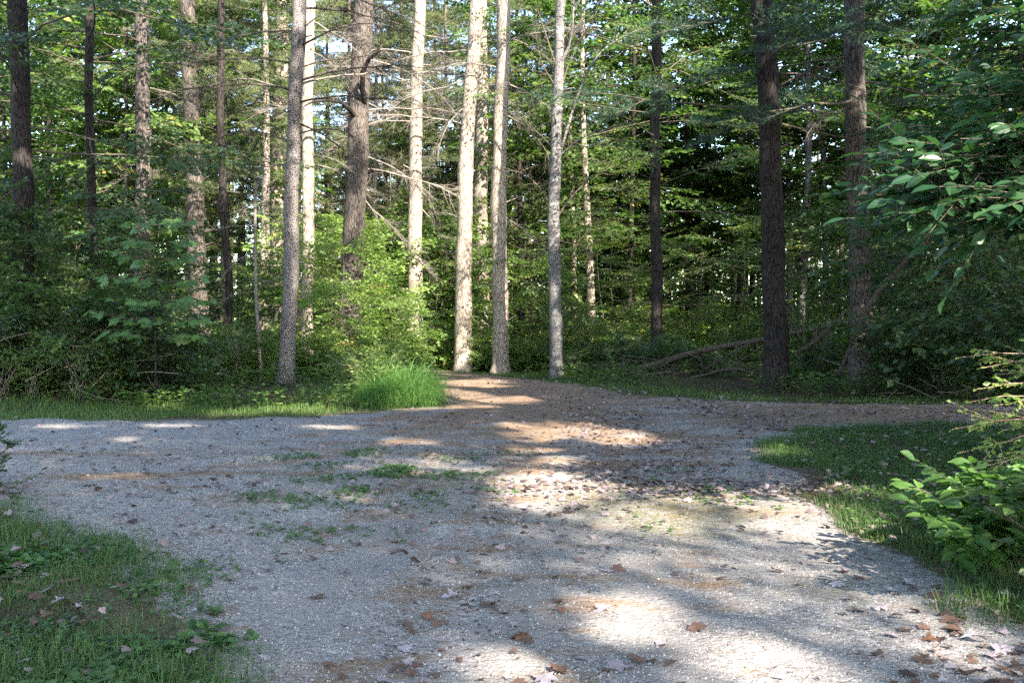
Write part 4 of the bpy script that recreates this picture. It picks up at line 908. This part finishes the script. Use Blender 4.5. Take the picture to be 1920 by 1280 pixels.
# right foreground bush of large pointed leaves
tp = [wp(1745, 965, 6.1), wp(1700, 915, 6.6), wp(1765, 1000, 6.0), wp(1830, 1030, 5.9), wp(1790, 930, 6.4), wp(1850, 960, 6.1), wp(1800, 985, 5.9)] + tips_px(rr, 24, 1760, 2060, 890, 1050, 5.9, 7.2)
plant('leafy_bush', 'bush of large pointed green leaves leaning over the grassy right road edge', 'bush', (3.35, 6.7, 0), tp, [M['big'], M['twig']], 31, leaf=.125, wl=.56, T=T_OVAL, TF=F_OVAL, nleaf=9, sub=7, subl=.35, r0=.009)
tp = tips_px(rr, 26, 1800, 2150, 880, 1090, 4.9, 5.8)
plant('leafy_bush', 'low dark leafy bush at the right frame edge, below the large-leaved bush', 'bush', (3.2, 5.45, 0), tp, [M['shade'], M['twig']], 32, leaf=.10, wl=.58, T=T_OVAL, TF=F_OVAL, nleaf=9, sub=7, subl=.35, r0=.009)
# thin twiggy shrub with pink stems
tp = [wp(1800, 670, 8.0), wp(1810, 755, 7.8), wp(1785, 805, 7.6), wp(1840, 690, 8.2), wp(1865, 760, 8), wp(1900, 720, 8.4), wp(1795, 850, 7.6), wp(1880, 830, 7.7), wp(1830, 730, 7.9), wp(1930, 790, 7.9), wp(1850, 865, 7.6), wp(1830, 800, 7.7), wp(1815, 880, 7.4), wp(1900, 880, 7.5)] + tips_px(rr, 9, 1870, 2080, 700, 880, 7.4, 8.4)
plant('twiggy_shrub', 'airy shrub with arching pink twigs and tiny bright leaves above the leafy bush', 'shrub', (5.3, 8.2, 0), tp, [M['young'], M['pinktwig']], 33, leaf=.055, wl=.62, T=T_OVAL, TF=F_OVAL, nleaf=9, sub=10, subl=.16, r0=.0075, tilt=.55, arch=(.2, .3, .95))
# dark leafy mass on the right beyond
for i, (cx, cy, Yd, n, nm, lb) in enumerate([(1930, 560, 12.5, 34, 'hickory_sapling', 'tall dark sapling with drooping leaves at the right frame edge under the overhanging boughs'), (1880, 640, 14.0, 34, 'hickory_sapling', 'dark leafy sapling by the right road end, left of the tallest one at the edge'), (1990, 700, 10.5, 30, 'leafy_bush', 'dark bush behind the pink-twigged shrub at the right frame edge')]):
    x = (cx - 960) / F * Yd
    tp = tips_px(rr, n, cx - 110, cx + 170, cy - 190, cy + 90, Yd - 1, Yd + 1)
    plant(nm, lb, 'sapling' if nm[0] == 'h' else 'bush', (x + .6, Yd, 0), tp, [M['shade'], M['twig']], 34 + i, leaf=.12, wl=.55, T=T_OVAL, TF=F_OVAL, nleaf=9, sub=12, subl=.28, r0=.012, tilt=.5)
# shrub tip reaching in at the left edge
tp = [wp(5, 800, 9.5), wp(22, 830, 9.4), wp(8, 880, 9.2), wp(40, 935, 8.7), wp(15, 850, 9.3), wp(28, 915, 8.9)] + tips_px(rr, 12, -160, 0, 780, 930, 9, 10)
plant('leafy_bush', 'small leafy sprig poking in from the left frame edge over the gravel', 'bush', (-5.1, 9.5, 0), tp, [M['shade'], M['twig']], 41, leaf=.055, wl=.5, T=T_OVAL, TF=F_OVAL, nleaf=9, sub=4, subl=.3)
# the clump at the bend: dark bush and tall fine grass
tp = tips_px(rr, 56, 615, 765, 665, 750, 18.9, 21.2)
plant('leafy_bush', 'rounded dark green bush beside the tall grass clump at the bend', 'bush', (-2.75, 20.3, 0), tp, [M['under'], M['twig']], 42, leaf=.085, wl=.5, T=T_SIMPLE, TF=F_SIMPLE, nleaf=10, sub=7, subl=.5)
T_DROOP = A([[0, -.5, 0], [0, .5, 0], [.55, .45, .10], [.55, -.45, .10], [.82, .3, .36], [.82, -.3, .36], [.80, 0, .72]], float); F_DROOP = A([[0, 1, 2], [0, 2, 3], [3, 2, 4], [3, 4, 5], [5, 4, 6]])
def blades(n, X, Y, L, W, mats, name, lean=.35, rr=rg, Z=None, v=None, Lr=.35, T=T_BLADE, TF=F_BLADE3):
    a = rr.random(n) * 2 * PI; e = np.abs(rr.normal(0, lean, n))
    D = np.stack([np.cos(a) * np.sin(e), np.sin(a) * np.sin(e), np.cos(e)], 1); N = np.stack([np.cos(a), np.sin(a), np.zeros(n)], 1)
    P = np.stack([X, Y, (surf(X, Y) if Z is None else Z) - .005], 1)
    g = Geo(); LL = L * np.clip(rr.normal(1, Lr, n), .3, 1.9)
    inst(g, T, TF, P, D, N, LL, W * rr.uniform(.7, 1.3, n), 0, np.clip(rr.normal(.45, .2, n), 0, 1) if v is None else v)
    return g.mesh(name, mats)
n = 19000
c = gp(730, 768); th = rr.random(n) * 2 * PI; q = np.sqrt(rr.random(n)); mk = rr.integers(0, 4, n)
mx = A([.08, .42, -.30, .25])[mk]; my = A([.2, -.35, -.3, .5])[mk]; mr = A([.55, .36, .38, .5])[mk]; mh = A([1.05, .72, .8, .95])[mk]
X = c[0] + .05 + mx + mr * q * np.cos(th); Y = c[1] + 1.0 + my + 1.2 * mr * q * np.sin(th)
o = thing('grass_clump', 'tall fine bright grass clump leaning over the road at the bend', 'grass clump', (c[0], c[1] + 1, 0))
me = blades(n, X - c[0], Y - c[1] - 1, .52 * mh * (1.3 - .6 * q) * rr.choice([.55, .85, 1.1, 1.35], n), .0065 * rr.choice([.6, 1., 1.7], n, p=[.5, .35, .15]), [M['grasslit']], 'tuft', .55, rr, np.zeros(n), None, .35, T_DROOP, F_DROOP); obj('tuft', me, o)
for i in range(14):
    base = A([rr.normal(.12, .2), rr.normal(0, .4), .3]); tip = base + A([rr.uniform(.1, .5), rr.normal(0, .2), rr.uniform(.35, .7)]); P = base + (tip - base) * np.linspace(0, 1, 7)[:, None]; P[:, 2] -= .06 * np.linspace(0, 1, 7) ** 3
    g = Geo(); tube(g, P, np.array([.003, .003, .0035, .006, .007, .006, .002]), 0, 5); obj('seed_stalk', g.mesh('seed_stalk', [M['grasslit']]), o)

# ------------------------------------------------------------------ overhanging bough of a tree beside the road, outside the right frame edge
def overhang():
    rr = np.random.default_rng(51); b = A([6.6, 7.6, 0.])
    t = thing('hickory_tree', 'hickory just outside the right frame edge, its large-leaved boughs hanging into view', 'tree', b)
    g = Geo(); z = np.arange(-.05, 13, .4); tube(g, np.stack([.1 * np.sin(z * .4), .05 * z, z], 1), .17 * (1.1 - .06 * z), 0, 12, .03, .35); obj('trunk', g.mesh('trunk', [M['darkbark']]), t)
    g = Geo()
    specs = [((1630, 350, 7.2), 2.1), ((1690, 330, 7.0), 2.1), ((1740, 300, 6.9), 2.3), ((1670, 405, 7.1), 1.9), ((1760, 350, 6.8), 2.1), ((1730, 180, 7.2), 2.9), ((1800, 260, 6.9), 2.5), ((1640, 385, 7.4), 2.0), ((1600, 345, 7.6), 2.2), ((1660, 285, 7.2), 2.6), ((1620, 300, 7.5), 2.4), ((1700, 370, 7.3), 2.0), ((1720, 250, 7.5), 2.8), ((1685, 120, 7.7), 3.2), ((1690, 200, 8.0), 3.0), ((1760, 20, 7.3), 3.6), ((1780, 320, 7.2), 2.2), ((1800, 180, 7.4), 3.0), ((1840, 60, 7.6), 3.6), ((1850, 250, 7.0), 2.6), ((1830, 370, 6.4), 2.2), ((1900, 340, 6.4), 2.2), ((1890, 130, 7.4), 3.2), ((1770, 100, 7.9), 3.4), ((1900, 20, 7.2), 3.6), ((1880, 430, 7.2), 1.8), ((1760, 420, 7.5), 1.9), ((1930, 230, 7.3), 2.6)]
    for (px, py, Yd), h in specs:
        tip = wp(px, py, Yd) - b
        leafy_plant(g, A([0, .05 * h, min(max(tip[2] + .45, .8), 5.)]), [tip], .165, .50, rr, *OV, r0=.013, nleaf=10, sub=16, subl=.22, tilt=.35, face=(-.1, -.35, 1))
    obj('bough', g.mesh('bough', [M['hick'], M['twig']]), t)
    g = Geo(); pl = crown(g, 5.5, 13, 2.6, 16, 5, 52); place(g, SPR, pl, *BL, 0, 1, 52, cull=above(b)); obj('crown', g.mesh('crown', m_shd), t)
overhang()

# ------------------------------------------------------------------ fallen and leaning wood
def log_thing(name, label, cat, pts, r0, r1, mat, sides=10, branches=(), seed=0):
    P = A(pts, dtype=float); base = P[0].copy(); P = P - base; k = 16; tt = np.linspace(0, 1, len(P)); ts = np.linspace(0, 1, k)
    Q = np.stack([np.interp(ts, tt, P[:, c]) for c in range(3)], 1)
    for _ in range(1): Q[1:-1] = (Q[:-2] + 2 * Q[1:-1] + Q[2:]) / 4
    t = thing(name, label, cat, base); g = Geo(); tube(g, Q, np.linspace(r0, r1, k), 0, sides, .05, 0, seed)
    tube(g, [Q[0] + (Q[0] - Q[1]) * .01, Q[0]], [r0 * .2, r0], 0, sides); obj('stem', g.mesh('stem', [M[mat]]), t)
    for i, (s, e, r) in enumerate(branches):
        q = A([np.interp(s, ts, Q[:, c]) for c in range(3)]); e = A(e) - base
        m = (q + e) / 2 + A([0, 0, .05]); g = Geo(); tube(g, [q, (q + m) / 2 + A([0, .03, .02]), m, (m + e) / 2 + A([0, -.02, .03]), e], [r, r * .8, r * .65, r * .5, r * .3], 0, 6, .06, 0, seed + i)
        obj('branch', g.mesh('branch', [M[mat]]), t)
    return t
Yl = 25.2
log_thing('fallen_log', 'long fallen trunk propped low behind the broad dark pine, with dead branches below', 'log', [wp(1205, 690, Yl + 1.2), wp(1300, 660, Yl + .8), wp(1420, 638, Yl + .5), wp(1520, 618, Yl + .3), wp(1600, 602, Yl)], .085, .05, 'log', 10,
          [(.5, wp(1290, 715, Yl), .03), (.55, wp(1470, 715, Yl), .035), (.42, wp(1380, 705, Yl - .3), .03), (.6, wp(1360, 700, Yl - .2), .028), (.35, wp(1330, 716, Yl), .025), (.7, wp(1440, 560, Yl + .6), .03), (.62, wp(1400, 575, Yl), .026), (.5, wp(1430, 700, Yl), .03), (.8, wp(1500, 690, Yl - .2), .04)], 61)
log_thing('fallen_branch', 'crossed dead limb propped between the broad dark pine and the sun-flecked pine', 'branch', [wp(1490, 665, 24.6), wp(1530, 640, 24.5), wp(1570, 600, 24.4), wp(1600, 570, 24.5)], .07, .03, 'log', 8, [(.4, wp(1560, 700, 24.5), .025), (.2, wp(1470, 600, 24.8), .025), (.6, wp(1520, 720, 24.3), .03)], 62)
log_thing('fallen_branch', 'long thin dead limb lying low across the fallen log', 'branch', [wp(1285, 712, 25.), wp(1370, 690, 24.8), wp(1450, 705, 24.6)], .045, .02, 'log', 8, [(.5, wp(1400, 660, 24.8), .02), (.7, wp(1430, 720, 24.5), .02)], 63)
log_thing('leaning_snag', 'dead reddish stem leaning up to the right from the sun-flecked pine', 'dead tree', [wp(1575, 700, 23.9), wp(1640, 548, 22.0), wp(1740, 450, 20.6), wp(1825, 368, 19.4), wp(1865, 330, 18.9)],  .068, .036, 'redbark', 10, [(.62, wp(1790, 455, 20.), .018), (.8, wp(1790, 345, 19.8), .02)], 64)
log_thing('broken_trunk', 'short dark leaning broken trunk at the road end, right of the sun-flecked pine', 'dead tree', [wp(1742, 738, 20.6), wp(1750, 680, 20.6), wp(1762, 600, 20.5)], .11, .07, 'darkbark', 10, [(.3, wp(1722, 690, 20.3), .015)], 65)
log_thing('rotten_log', 'rotten brown log lying on the ground before the slim dark tree', 'log', [wp(1170, 712, 26.), wp(1215, 703, 25.8), wp(1262, 697, 25.7)], .075, .05, 'log', 9, [], 66)
log_thing('rotten_log', 'broken brown log lying in brush right of the leaning rough pine', 'log', [wp(555, 708, 23.4), wp(600, 718, 23.2), wp(640, 727, 22.8)], .075, .05, 'log', 9, [], 67)
# brush heap of dead twigs
def brush(name, label, c, rx, ry, h, n, mat, seed):
    rr = np.random.default_rng(seed); g = Geo(); P = np.stack([rr.normal(0, rx, n), rr.normal(0, ry, n), np.abs(rr.normal(0, h, n)) + .03], 1); a = rr.uniform(0, PI, n); l = rr.uniform(.3, 1.2, n)
    D = np.stack([np.cos(a), np.sin(a) * .5, rr.normal(0, .35, n)], 1) * l[:, None]; m = P + D * .5 + rr.normal(0, .04, (n, 3))
    rad = rr.uniform(.004, .014, n); segs(g, P, m, rad, rad * .8, 0, 5); segs(g, m, P + D, rad * .8, rad * .4, 0, 5)
    tag(obj(name, g.mesh(name, [M[mat]]), None, c), label, 'brush pile', kind='stuff')
for i, (px, py, Yd, rx, h, mt, lb) in enumerate([(1690, 690, 23.5, .8, .45, 'deadwood', 'tangle of pale dead twigs beside the sun-flecked pine'), (1200, 705, 26.4, 1.0, .18, 'twig', 'low heap of dark brush around the rotten log by the slim dark tree'), (1350, 710, 25.2, 1.3, .28, 'twig', 'heap of dark dead branches under the fallen log'), (110, 720, 18.8, 1.2, .4, 'deadwood', 'tangle of pale dead stems in front of the shrub bank'), (1860, 715, 19.2, .9, .35, 'twig', 'dark brush heap at the right road end')]):
    q = gp(px, py); x = (px - 960) / F * Yd; brush('brush_pile', lb, (x, Yd, h1(x, Yd)), rx, .4, h, 32 if i == 3 else 90, mt, 70 + i)
# pale boulder
def boulder():
    rr = np.random.default_rng(81); Yd = 26.5; x = (508 - 960) / F * Yd; g = Geo(); n = 18
    th = np.linspace(0, PI, 10); ph = np.arange(n) / n * 2 * PI
    V = A([[.36 * math.sin(t_) * math.cos(p_), .3 * math.sin(t_) * math.sin(p_), .24 * math.cos(t_)] for t_ in th for p_ in ph]); V *= (1 + .10 * N1(V[:, 0] + V[:, 2], V[:, 1] * 1.3, .25) * .6)[:, None]
    i = (np.arange(9)[:, None] * n + np.arange(n)[None]).ravel(); j = (np.arange(9)[:, None] * n + (np.arange(n)[None] + 1) % n).ravel()
    g.add(V, np.stack([i, i + n, j + n, j], 1), smooth=True)
    tag(obj('boulder', g.mesh('boulder', [stone_mat()]), None, (x, Yd, h1(x, Yd) + .14)), 'pale rounded boulder on the wood floor left of the leaning rough pine', 'boulder')
boulder()

# ------------------------------------------------------------------ grass, weeds, litter
def scatter(n, x0, x1, y0, y1, f, bias=1.0, rr=rg):
    """points with density f(x, y) in 0..1; bias > 1 crowds them toward y0"""
    X = rr.uniform(x0, x1, n); Y = y0 + (y1 - y0) * rr.random(n) ** bias
    k = rr.random(n) < f(X, Y); return X[k], Y[k]
def fr(X, Y, m=1.15): return np.abs(X) < (Y * .5206 * m + .5)
# far verges on both sides of the bend
def f_verge(X, Y):
    d = -road_d(X, Y); k = np.clip((d + .35) / .5, 0, 1) * np.clip(1.3 - d / 2.6, 0, 1)
    return k * fr(X, Y) * np.clip(.85 + .4 * N1(X, Y, .7), .25, 1) * (Y > 15)
X, Y = scatter(330000, -15, 15, 15, 33, f_verge); n = len(X)
d = -road_d(X, Y)
tag(obj('verge_grass', blades(n, X, Y, np.where(X > -1, .08, .13) * (.55 + .5 * np.clip(d / 1., 0, 1)), .008, [M['grass']], 'verge_grass', .5)), 'short green grass along the far edges of the road', 'grass', kind='stuff')
# island on the right and the right road edge
def f_isl(X, Y):
    d = -road_d(X, Y); k = np.clip((d + .16 + .15 * N1(X, Y, .35)) / .3, 0, 1) * (X > 0) * (Y < 15.2)
    return k * fr(X, Y) * np.clip(.9 + .4 * N2(X, Y, .5), .5, 1)
X, Y = scatter(420000, 1.5, 9.5, 3.6, 15.2, f_isl, 1.3); n = len(X); d = -road_d(X, Y)
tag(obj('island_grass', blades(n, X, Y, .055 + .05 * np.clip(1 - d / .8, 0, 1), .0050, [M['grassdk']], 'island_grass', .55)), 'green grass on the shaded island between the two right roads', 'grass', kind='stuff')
# left foreground corner
def f_left(X, Y):
    d = -road_d(X, Y); k = np.clip((d + .35) / .6, 0, 1) * (X < 0) * (Y < 10)
    return k * fr(X, Y) * np.clip(.85 + .4 * N3(X, Y, .45), .45, 1)
X, Y = scatter(220000, -6, -1, 3.3, 10, f_left, 1.4); n = len(X)
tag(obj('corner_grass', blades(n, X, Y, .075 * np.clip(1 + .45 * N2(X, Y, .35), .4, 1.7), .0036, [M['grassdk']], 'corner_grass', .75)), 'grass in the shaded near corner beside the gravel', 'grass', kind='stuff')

def weeds(name, label, X, Y, size, mats, T=T_OVAL, TF=F_OVAL, rr=rg, per=5, zr=.05, wl=.7, z0=0.):
    n = len(X); a0 = rr.random(n) * 2 * PI; P, D, N, L = [], [], [], []
    zb = surf(X, Y) + z0 * .3
    for k in range(per):
        a = a0 + 2 * PI * k / per + rr.normal(0, .4, n); e = rr.normal(.35, .3, n)
        P.append(np.stack([X, Y, zb + rr.random(n) * zr], 1)); D.append(np.stack([np.cos(a), np.sin(a), np.sin(e) * .7], 1))
        N.append(np.stack([rr.normal(0, .3, n), rr.normal(0, .3, n), np.ones(n)], 1)); L.append(size * rr.uniform(.5, 1.3, n))
    P, D, N, L = map(np.concatenate, (P, D, N, L)); g = Geo()
    inst(g, T, TF, P, D, N, L, L * wl, 0, np.clip(rr.normal(.5, .22, len(L)), 0, 1))
    tag(obj(name, g.mesh(name, mats)), label, 'ground cover', kind='stuff')
X, Y = scatter(60000, -6, -1, 3.3, 10, lambda X, Y: f_left(X + .12, Y) * np.clip(.55 + .6 * N1(X, Y, .3), 0, 1), 1.4)
weeds('corner_weeds', 'low broad-leaved weeds mixed in the grass of the near corner', X, Y, .038 * np.clip(1 + .5 * N3(X, Y, .3), .5, 1.7), [M['weed']], zr=.035)
def near_blob(c, k=1.):
    def f(X, Y):
        o = np.zeros(len(X))
        for (cx, cy, rx, ry, w) in c:
            a = gp(cx, cy); RX = abs(gp(cx + rx, cy)[0] - a[0]); RY = abs(gp(cx, cy - ry)[1] - a[1])
            o = np.maximum(o, w * np.exp(-(((X - a[0]) / RX) ** 2 + ((Y - a[1]) / RY) ** 2)))
        return o * np.clip(.4 + .8 * N2(X, Y, .22), 0, 1)
    return f
X, Y = scatter(70000, -5.5, 4.5, 4, 14, near_blob([(760, 905, 110, 28, 1), (740, 890, 130, 22, .8), (860, 930, 60, 18, .5), (520, 950, 110, 14, .5), (580, 1000, 120, 30, .3), (640, 860, 90, 12, .5), (540, 870, 60, 10, .4), (1290, 905, 70, 16, .35), (1350, 930, 60, 20, .25), (330, 1100, 60, 40, .4), (560, 985, 30, 10, .6), (990, 850, 80, 8, .2), (1230, 985, 60, 12, .3)]))
weeds('gravel_weeds', 'small green weeds growing in patches on the gravel', X, Y, .034, [M['weed']], z0=.012, per=5, zr=.03)
X, Y = scatter(9000, 1.5, 9.5, 4, 15.2, lambda X, Y: f_isl(X - .1, Y) * .6, 1.3)
weeds('island_weeds', 'broad-leaved weeds among the grass of the right island', X, Y, .045, [M['weed']], zr=.09)
X, Y = scatter(16000, -16, 16, 17, 33, lambda X, Y: np.clip(-road_d(X, Y) / 1.5, 0, 1) * fr(X, Y) * np.clip(.3 + .8 * N3(X, Y, 1.1), 0, 1))
weeds('verge_weeds', 'leafy low plants on the wood edge behind the verge', X, Y, .09, [M['under']], T_SIMPLE, F_SIMPLE, zr=.35, per=7)

# fallen leaves: 300 nearest ones single, the rest as litter
def leaf_mesh(seed, matn, tpl=(T_MAPLE, F_MAPLE)):
    rr = np.random.default_rng(seed); T = tpl[0].copy(); c1, c2, c3 = rr.normal(0, .45, 3)
    x, y = T[:, 0] - .4, T[:, 1]; T[:, :2] *= rr.uniform(.88, 1.12, (len(T), 2)); T[:, 0] -= .4
    T[:, 2] = .30 * np.abs(c1) * x * x * 2 + c2 * .35 * y * y * 2 + c3 * .5 * x * y + rr.normal(0, .02, len(T)); T[:, 2] -= T[:, 2].min() - .02
    g = Geo(); g.add(T, tpl[1], 0, np.full(len(T), rr.uniform(.2, .9)))
    g.add(*[np.concatenate([T[5:6] * 0 + A([[-.4, 0, .03]]), A([[-.75, .04, .02]]), A([[-.75, -.0, .03]])]), A([[0, 1, 2]])], 0)
    return g.mesh('fallen_leaf', [M[matn]])
LM = {m: [leaf_mesh(400 + 10 * j + i, m) for i in range(6)] for j, m in enumerate(('leaf_pale', 'leaf_brown', 'leaf_rust'))}
def lit_density(X, Y):
    px, py, w = proj(np.stack([X, Y, X * 0], 1)); o = np.full(len(X), .08)
    right = np.clip((px - 1000) / 300, 0, 1)
    o += 1.3 * np.clip((px - 1040) / 160, 0, 1) * np.exp(-((py - 795) / 48) ** 2)
    o += 1.3 * np.exp(-(((px - 1560) / 330) ** 2 + ((py - 1030 - (px - 1560) * .55) / 95) ** 2))
    o += .5 * np.exp(-(((px - 1150) / 260) ** 2 + ((py - 930) / 70) ** 2)) + .12 * (Y > 11) + .25 * np.exp(-(((px - 450) / 130) ** 2 + ((py - 1150) / 130) ** 2))
    return np.clip(o, 0, 1) * np.clip(.65 + .45 * N1(X, Y, .8), .1, 1)
rr = np.random.default_rng(91)
cand_x, cand_y = scatter(24000, -5, 5, 4.2, 11, lambda X, Y: lit_density(X, Y) * fr(X, Y, 1.0) * (road_d(X, Y) > -.8) * .8, 1.7, rr)
order = np.argsort(cand_y)[:300]
lab = {'leaf_pale': ('pale lilac-grey fallen maple leaf', 'pale fallen leaves'), 'leaf_brown': ('dull brown curled fallen maple leaf', 'brown fallen leaves'), 'leaf_rust': ('rust-orange fallen maple leaf', 'rusty fallen leaves')}
for i in order:
    x, y = cand_x[i], cand_y[i]; px, py, _ = proj(A([x, y, 0.])); m = rr.choice(['leaf_pale', 'leaf_brown', 'leaf_rust'], p=[.36, .61, .03])
    zone = 'on the gravel toward the grassy near corner' if px < 640 else ('on the gravel in the middle of the road' if px < 1280 else 'on the gravel beside the right road edge')
    o = obj('fallen_leaf', LM[m][rr.integers(6)], None, (x, y, float(surf(A([x]), A([y]))[0]) + .004 + .006 * rr.random()), (rr.normal(0, .2), rr.normal(0, .2), rr.uniform(0, 6.28)), rr.choice([.6, .8, 1, 1.15]) * rr.uniform(.06, .10))
    tag(o, lab[m][0] + ' lying ' + zone, 'leaf', lab[m][1] + ' ' + zone)
rest = np.ones(len(cand_x), bool); rest[order] = False
X2, Y2 = scatter(100000, -14, 14, 9, 31, lambda X, Y: lit_density(X, Y) * fr(X, Y, 1.05) * (road_d(X, Y) > -.5) * .50, 1.35, rr)
X3, Y3 = scatter(3500, 1.5, 9, 4.5, 15, lambda X, Y: f_isl(X, Y) * .7, 1.2, rr); X4, Y4 = scatter(900, -6, -1, 3.5, 10, lambda X, Y: f_left(X, Y) * .5, 1.3, rr)
X = np.concatenate([cand_x[rest], X2, X3, X4]); Y = np.concatenate([cand_y[rest], Y2, Y3, Y4]); n = len(X)
a = rr.random(n) * 6.28; g = Geo(); sz = rr.uniform(.03, .08, n)
zz = surf(X, Y) + np.where(road_d(X, Y) > 0, .006, .04) + .014 * rr.random(n)
inst(g, T_MAPLE, F_MAPLE, np.stack([X, Y, zz], 1), np.stack([np.cos(a), np.sin(a), rr.normal(0, .28, n)], 1), np.stack([rr.normal(0, .4, n), rr.normal(-.1, .4, n), np.ones(n)], 1), sz, sz, 0, np.clip(rr.normal(.5, .4, n), 0, 1))
tag(obj('leaf_litter', g.mesh('leaf_litter', [M['litter']])), 'small dry fallen leaves strewn over the far gravel and the right road', 'leaf litter', kind='stuff')
# fine debris: bits of twig and leaf crumbs
X, Y = scatter(30000, -8, 8, 3.6, 22, lambda X, Y: fr(X, Y) * (road_d(X, Y) > 0) * np.clip(.3 + .5 * N1(X, Y, .6), .04, 1), 1.5, rr); n = len(X); a = rr.random(n) * 6.28; g = Geo()
inst(g, T_SIMPLE, F_SIMPLE, np.stack([X, Y, surf(X, Y) + .005], 1), np.stack([np.cos(a), np.sin(a), rr.normal(0, .2, n)], 1), np.stack([rr.normal(0, .3, n), rr.normal(0, .3, n), np.ones(n)], 1), rr.uniform(.012, .045, n), rr.uniform(.006, .02, n), 0, np.clip(rr.normal(.2, .2, n), 0, 1))
tag(obj('leaf_debris', g.mesh('leaf_debris', [M['litter']])), 'fine brown crumbs of leaf and twig over the gravel', 'debris', kind='stuff')

# ------------------------------------------------------------------ unseen trees around the camera, crowns shaped to cast the shade
def shade_trees():
    rr = np.random.default_rng(123)
    SH = [(-7.2, 7.2, 22), (-4.8, 5.0, 21), (7.6, 9.6, 24), (-9.5, 4.5, 19), (-13.5, 11, 19), (-5.5, -3.5, 20), (5.6, -3.5, 19), (-.5, -13.5, 21), (10.5, -9, 19), (17, -4, 20), (8.5, 4.8, 20), (12.5, 7.2, 20), (18, 5.5, 20), (24, 1, 21), (26, 10, 20), (19, 12.2, 20), (32, 6, 21), (9, -18, 21), (18, -13, 21), (28, -8, 21), (-11, -9, 20), (37, 14, 20), (14, 1.5, 19)]
    SH = A(SH)
    # leaves go where their shadow is needed: pick shaded spots, walk up towards the sun into a crown
    n1, n2 = 210000, 190000
    gx = rr.uniform(-13, 11, n1); gy = 3 + 27 * rr.random(n1) ** 1.15; k = fr(gx, gy, 1.15); G = np.stack([gx[k], gy[k], 0 * gx[k]], 1)
    Yp = rr.uniform(20, 32, n2); pxx = rr.uniform(-150, 2150, n2); pyy = rr.uniform(-60, 690, n2)
    Fp = np.stack([(pxx - 960) / F * Yp, Yp, CAMH + (600 - pyy) / F * Yp], 1)
    Dk = []
    for (cx, cy, rx, ry, Yq) in DARK:
        m = 4500; a_ = rr.random(m) * 6.28; q_ = np.sqrt(rr.random(m)); Dk.append(np.stack([(cx + rx * q_ * np.cos(a_) - 960) / F * Yq, np.full(m, Yq), CAMH + (600 - cy - ry * q_ * np.sin(a_)) / F * Yq], 1))
    T = np.concatenate([G, Fp] + Dk); z = rr.uniform(7.5, 19.5, len(T)); ok = z > T[:, 2] + 2.5; T, z = T[ok], z[ok]
    P = T + S * ((z - T[:, 2]) / S[2])[:, None] + rr.normal(0, .05, (len(T), 3))
    d = np.hypot(P[:, None, 0] - SH[None, :, 0], P[:, None, 1] - SH[None, :, 1]); own = d.argmin(1); dm = d.min(1)
    keep = (dm < 8.5) & ~in_frame(P); print('canopy kept', keep.mean(), len(P)); P, own = P[keep], own[keep]
    bad = lights(P); print('lit cull', bad.mean()); P, own = P[~bad], own[~bad]
    for i, (x, y, h) in enumerate(SH):
        b = A([x, y, h1(x, y)])
        near = 'behind the camera' if y < 0 else ('left of the road' if x < 0 else 'right of the road')
        t = thing('maple_tree', 'tall maple outside the picture %s, its crown shaped to shade the gravel' % near, 'tree', b, group='tall maples standing ' + near)
        g = Geo(); zz = np.arange(-.05, h - 1, .5); tube(g, np.stack([.1 * np.sin(zz * .35 + i), .1 * np.cos(zz * .3 + i) - .1, zz], 1), .24 * (1.1 - .05 * zz * 19 / h), 0, 12, .03, .4, i); obj('trunk', g.mesh('trunk', [M['darkbark']]), t)
        g = Geo(); Q = P[own == i]; n = len(Q)
        if n:
            a_ = rr.random(n) * 6.28
            inst(g, *BL, Q - b, np.stack([np.cos(a_), np.sin(a_), rr.normal(-.3, .4, n)], 1), rr.normal(0, .45, (n, 3)) + S * .6 + A([0, 0, .4]), rr.uniform(.13, .21, n), rr.uniform(.11, .17, n), 0, np.clip(rr.normal(.4, .2, n), 0, 1))
        cull = lambda X: lights(X + b) | in_frame(X + b)
        pl = crown(g, 7, h - .5, 4.6, 20, len(SPR_FAR), 500 + i, None, e0=.1, e1=.9, per_branch=5, scl=1.0, limb=.05, tmat=1)
        pl = [p_ for p_ in pl if not in_frame((p_[1] + b)[None], 120)[0]]
        place(g, SPR_FAR, pl, *BL, 0, 1, 500 + i, cull=cull)
        obj('crown', g.mesh('crown', m_map), t)
shade_trees()

# ------------------------------------------------------------------ light, sky, camera
w = bpy.data.worlds.new('World'); sc.world = w; w.use_nodes = True; nt = w.node_tree
sky = nt.nodes.new('ShaderNodeTexSky'); sky.sky_type = 'NISHITA'; sky.sun_disc = False
sky.sun_elevation = SEL; sky.sun_rotation = PI - SAZ; sky.air_density = 1.0; sky.dust_density = 1.0
bg = nt.nodes['Background']; bg.inputs[1].default_value = .15; nt.links.new(sky.outputs[0], bg.inputs[0])
sd = bpy.data.lights.new('sun', 'SUN'); sd.energy = 4.5; sd.angle = math.radians(.7); sd.color = (1, .91, .77)
so = bpy.data.objects.new('sun', sd); COL.objects.link(so); so.rotation_mode = 'QUATERNION'; so.rotation_quaternion = Vector(S).to_track_quat('Z', 'Y')
cd = bpy.data.cameras.new('camera'); co = bpy.data.objects.new('camera', cd); COL.objects.link(co)
cd.sensor_width = 36; cd.lens = 36 * F / 1920; cd.clip_end = 1000; cd.clip_start = .05
co.location = CAM; co.rotation_euler = (PI / 2 - PITCH, 0, 0); sc.camera = co
sc.view_settings.view_transform = 'Standard'; sc.view_settings.look = 'None'; sc.view_settings.gamma = 1
sc.view_settings.exposure = 2.72
cy = sc.cycles; cy.max_bounces = 6; cy.diffuse_bounces = 4; cy.glossy_bounces = 2; cy.transmission_bounces = 3
cy.use_denoising = False; cy.sample_clamp_indirect = 6
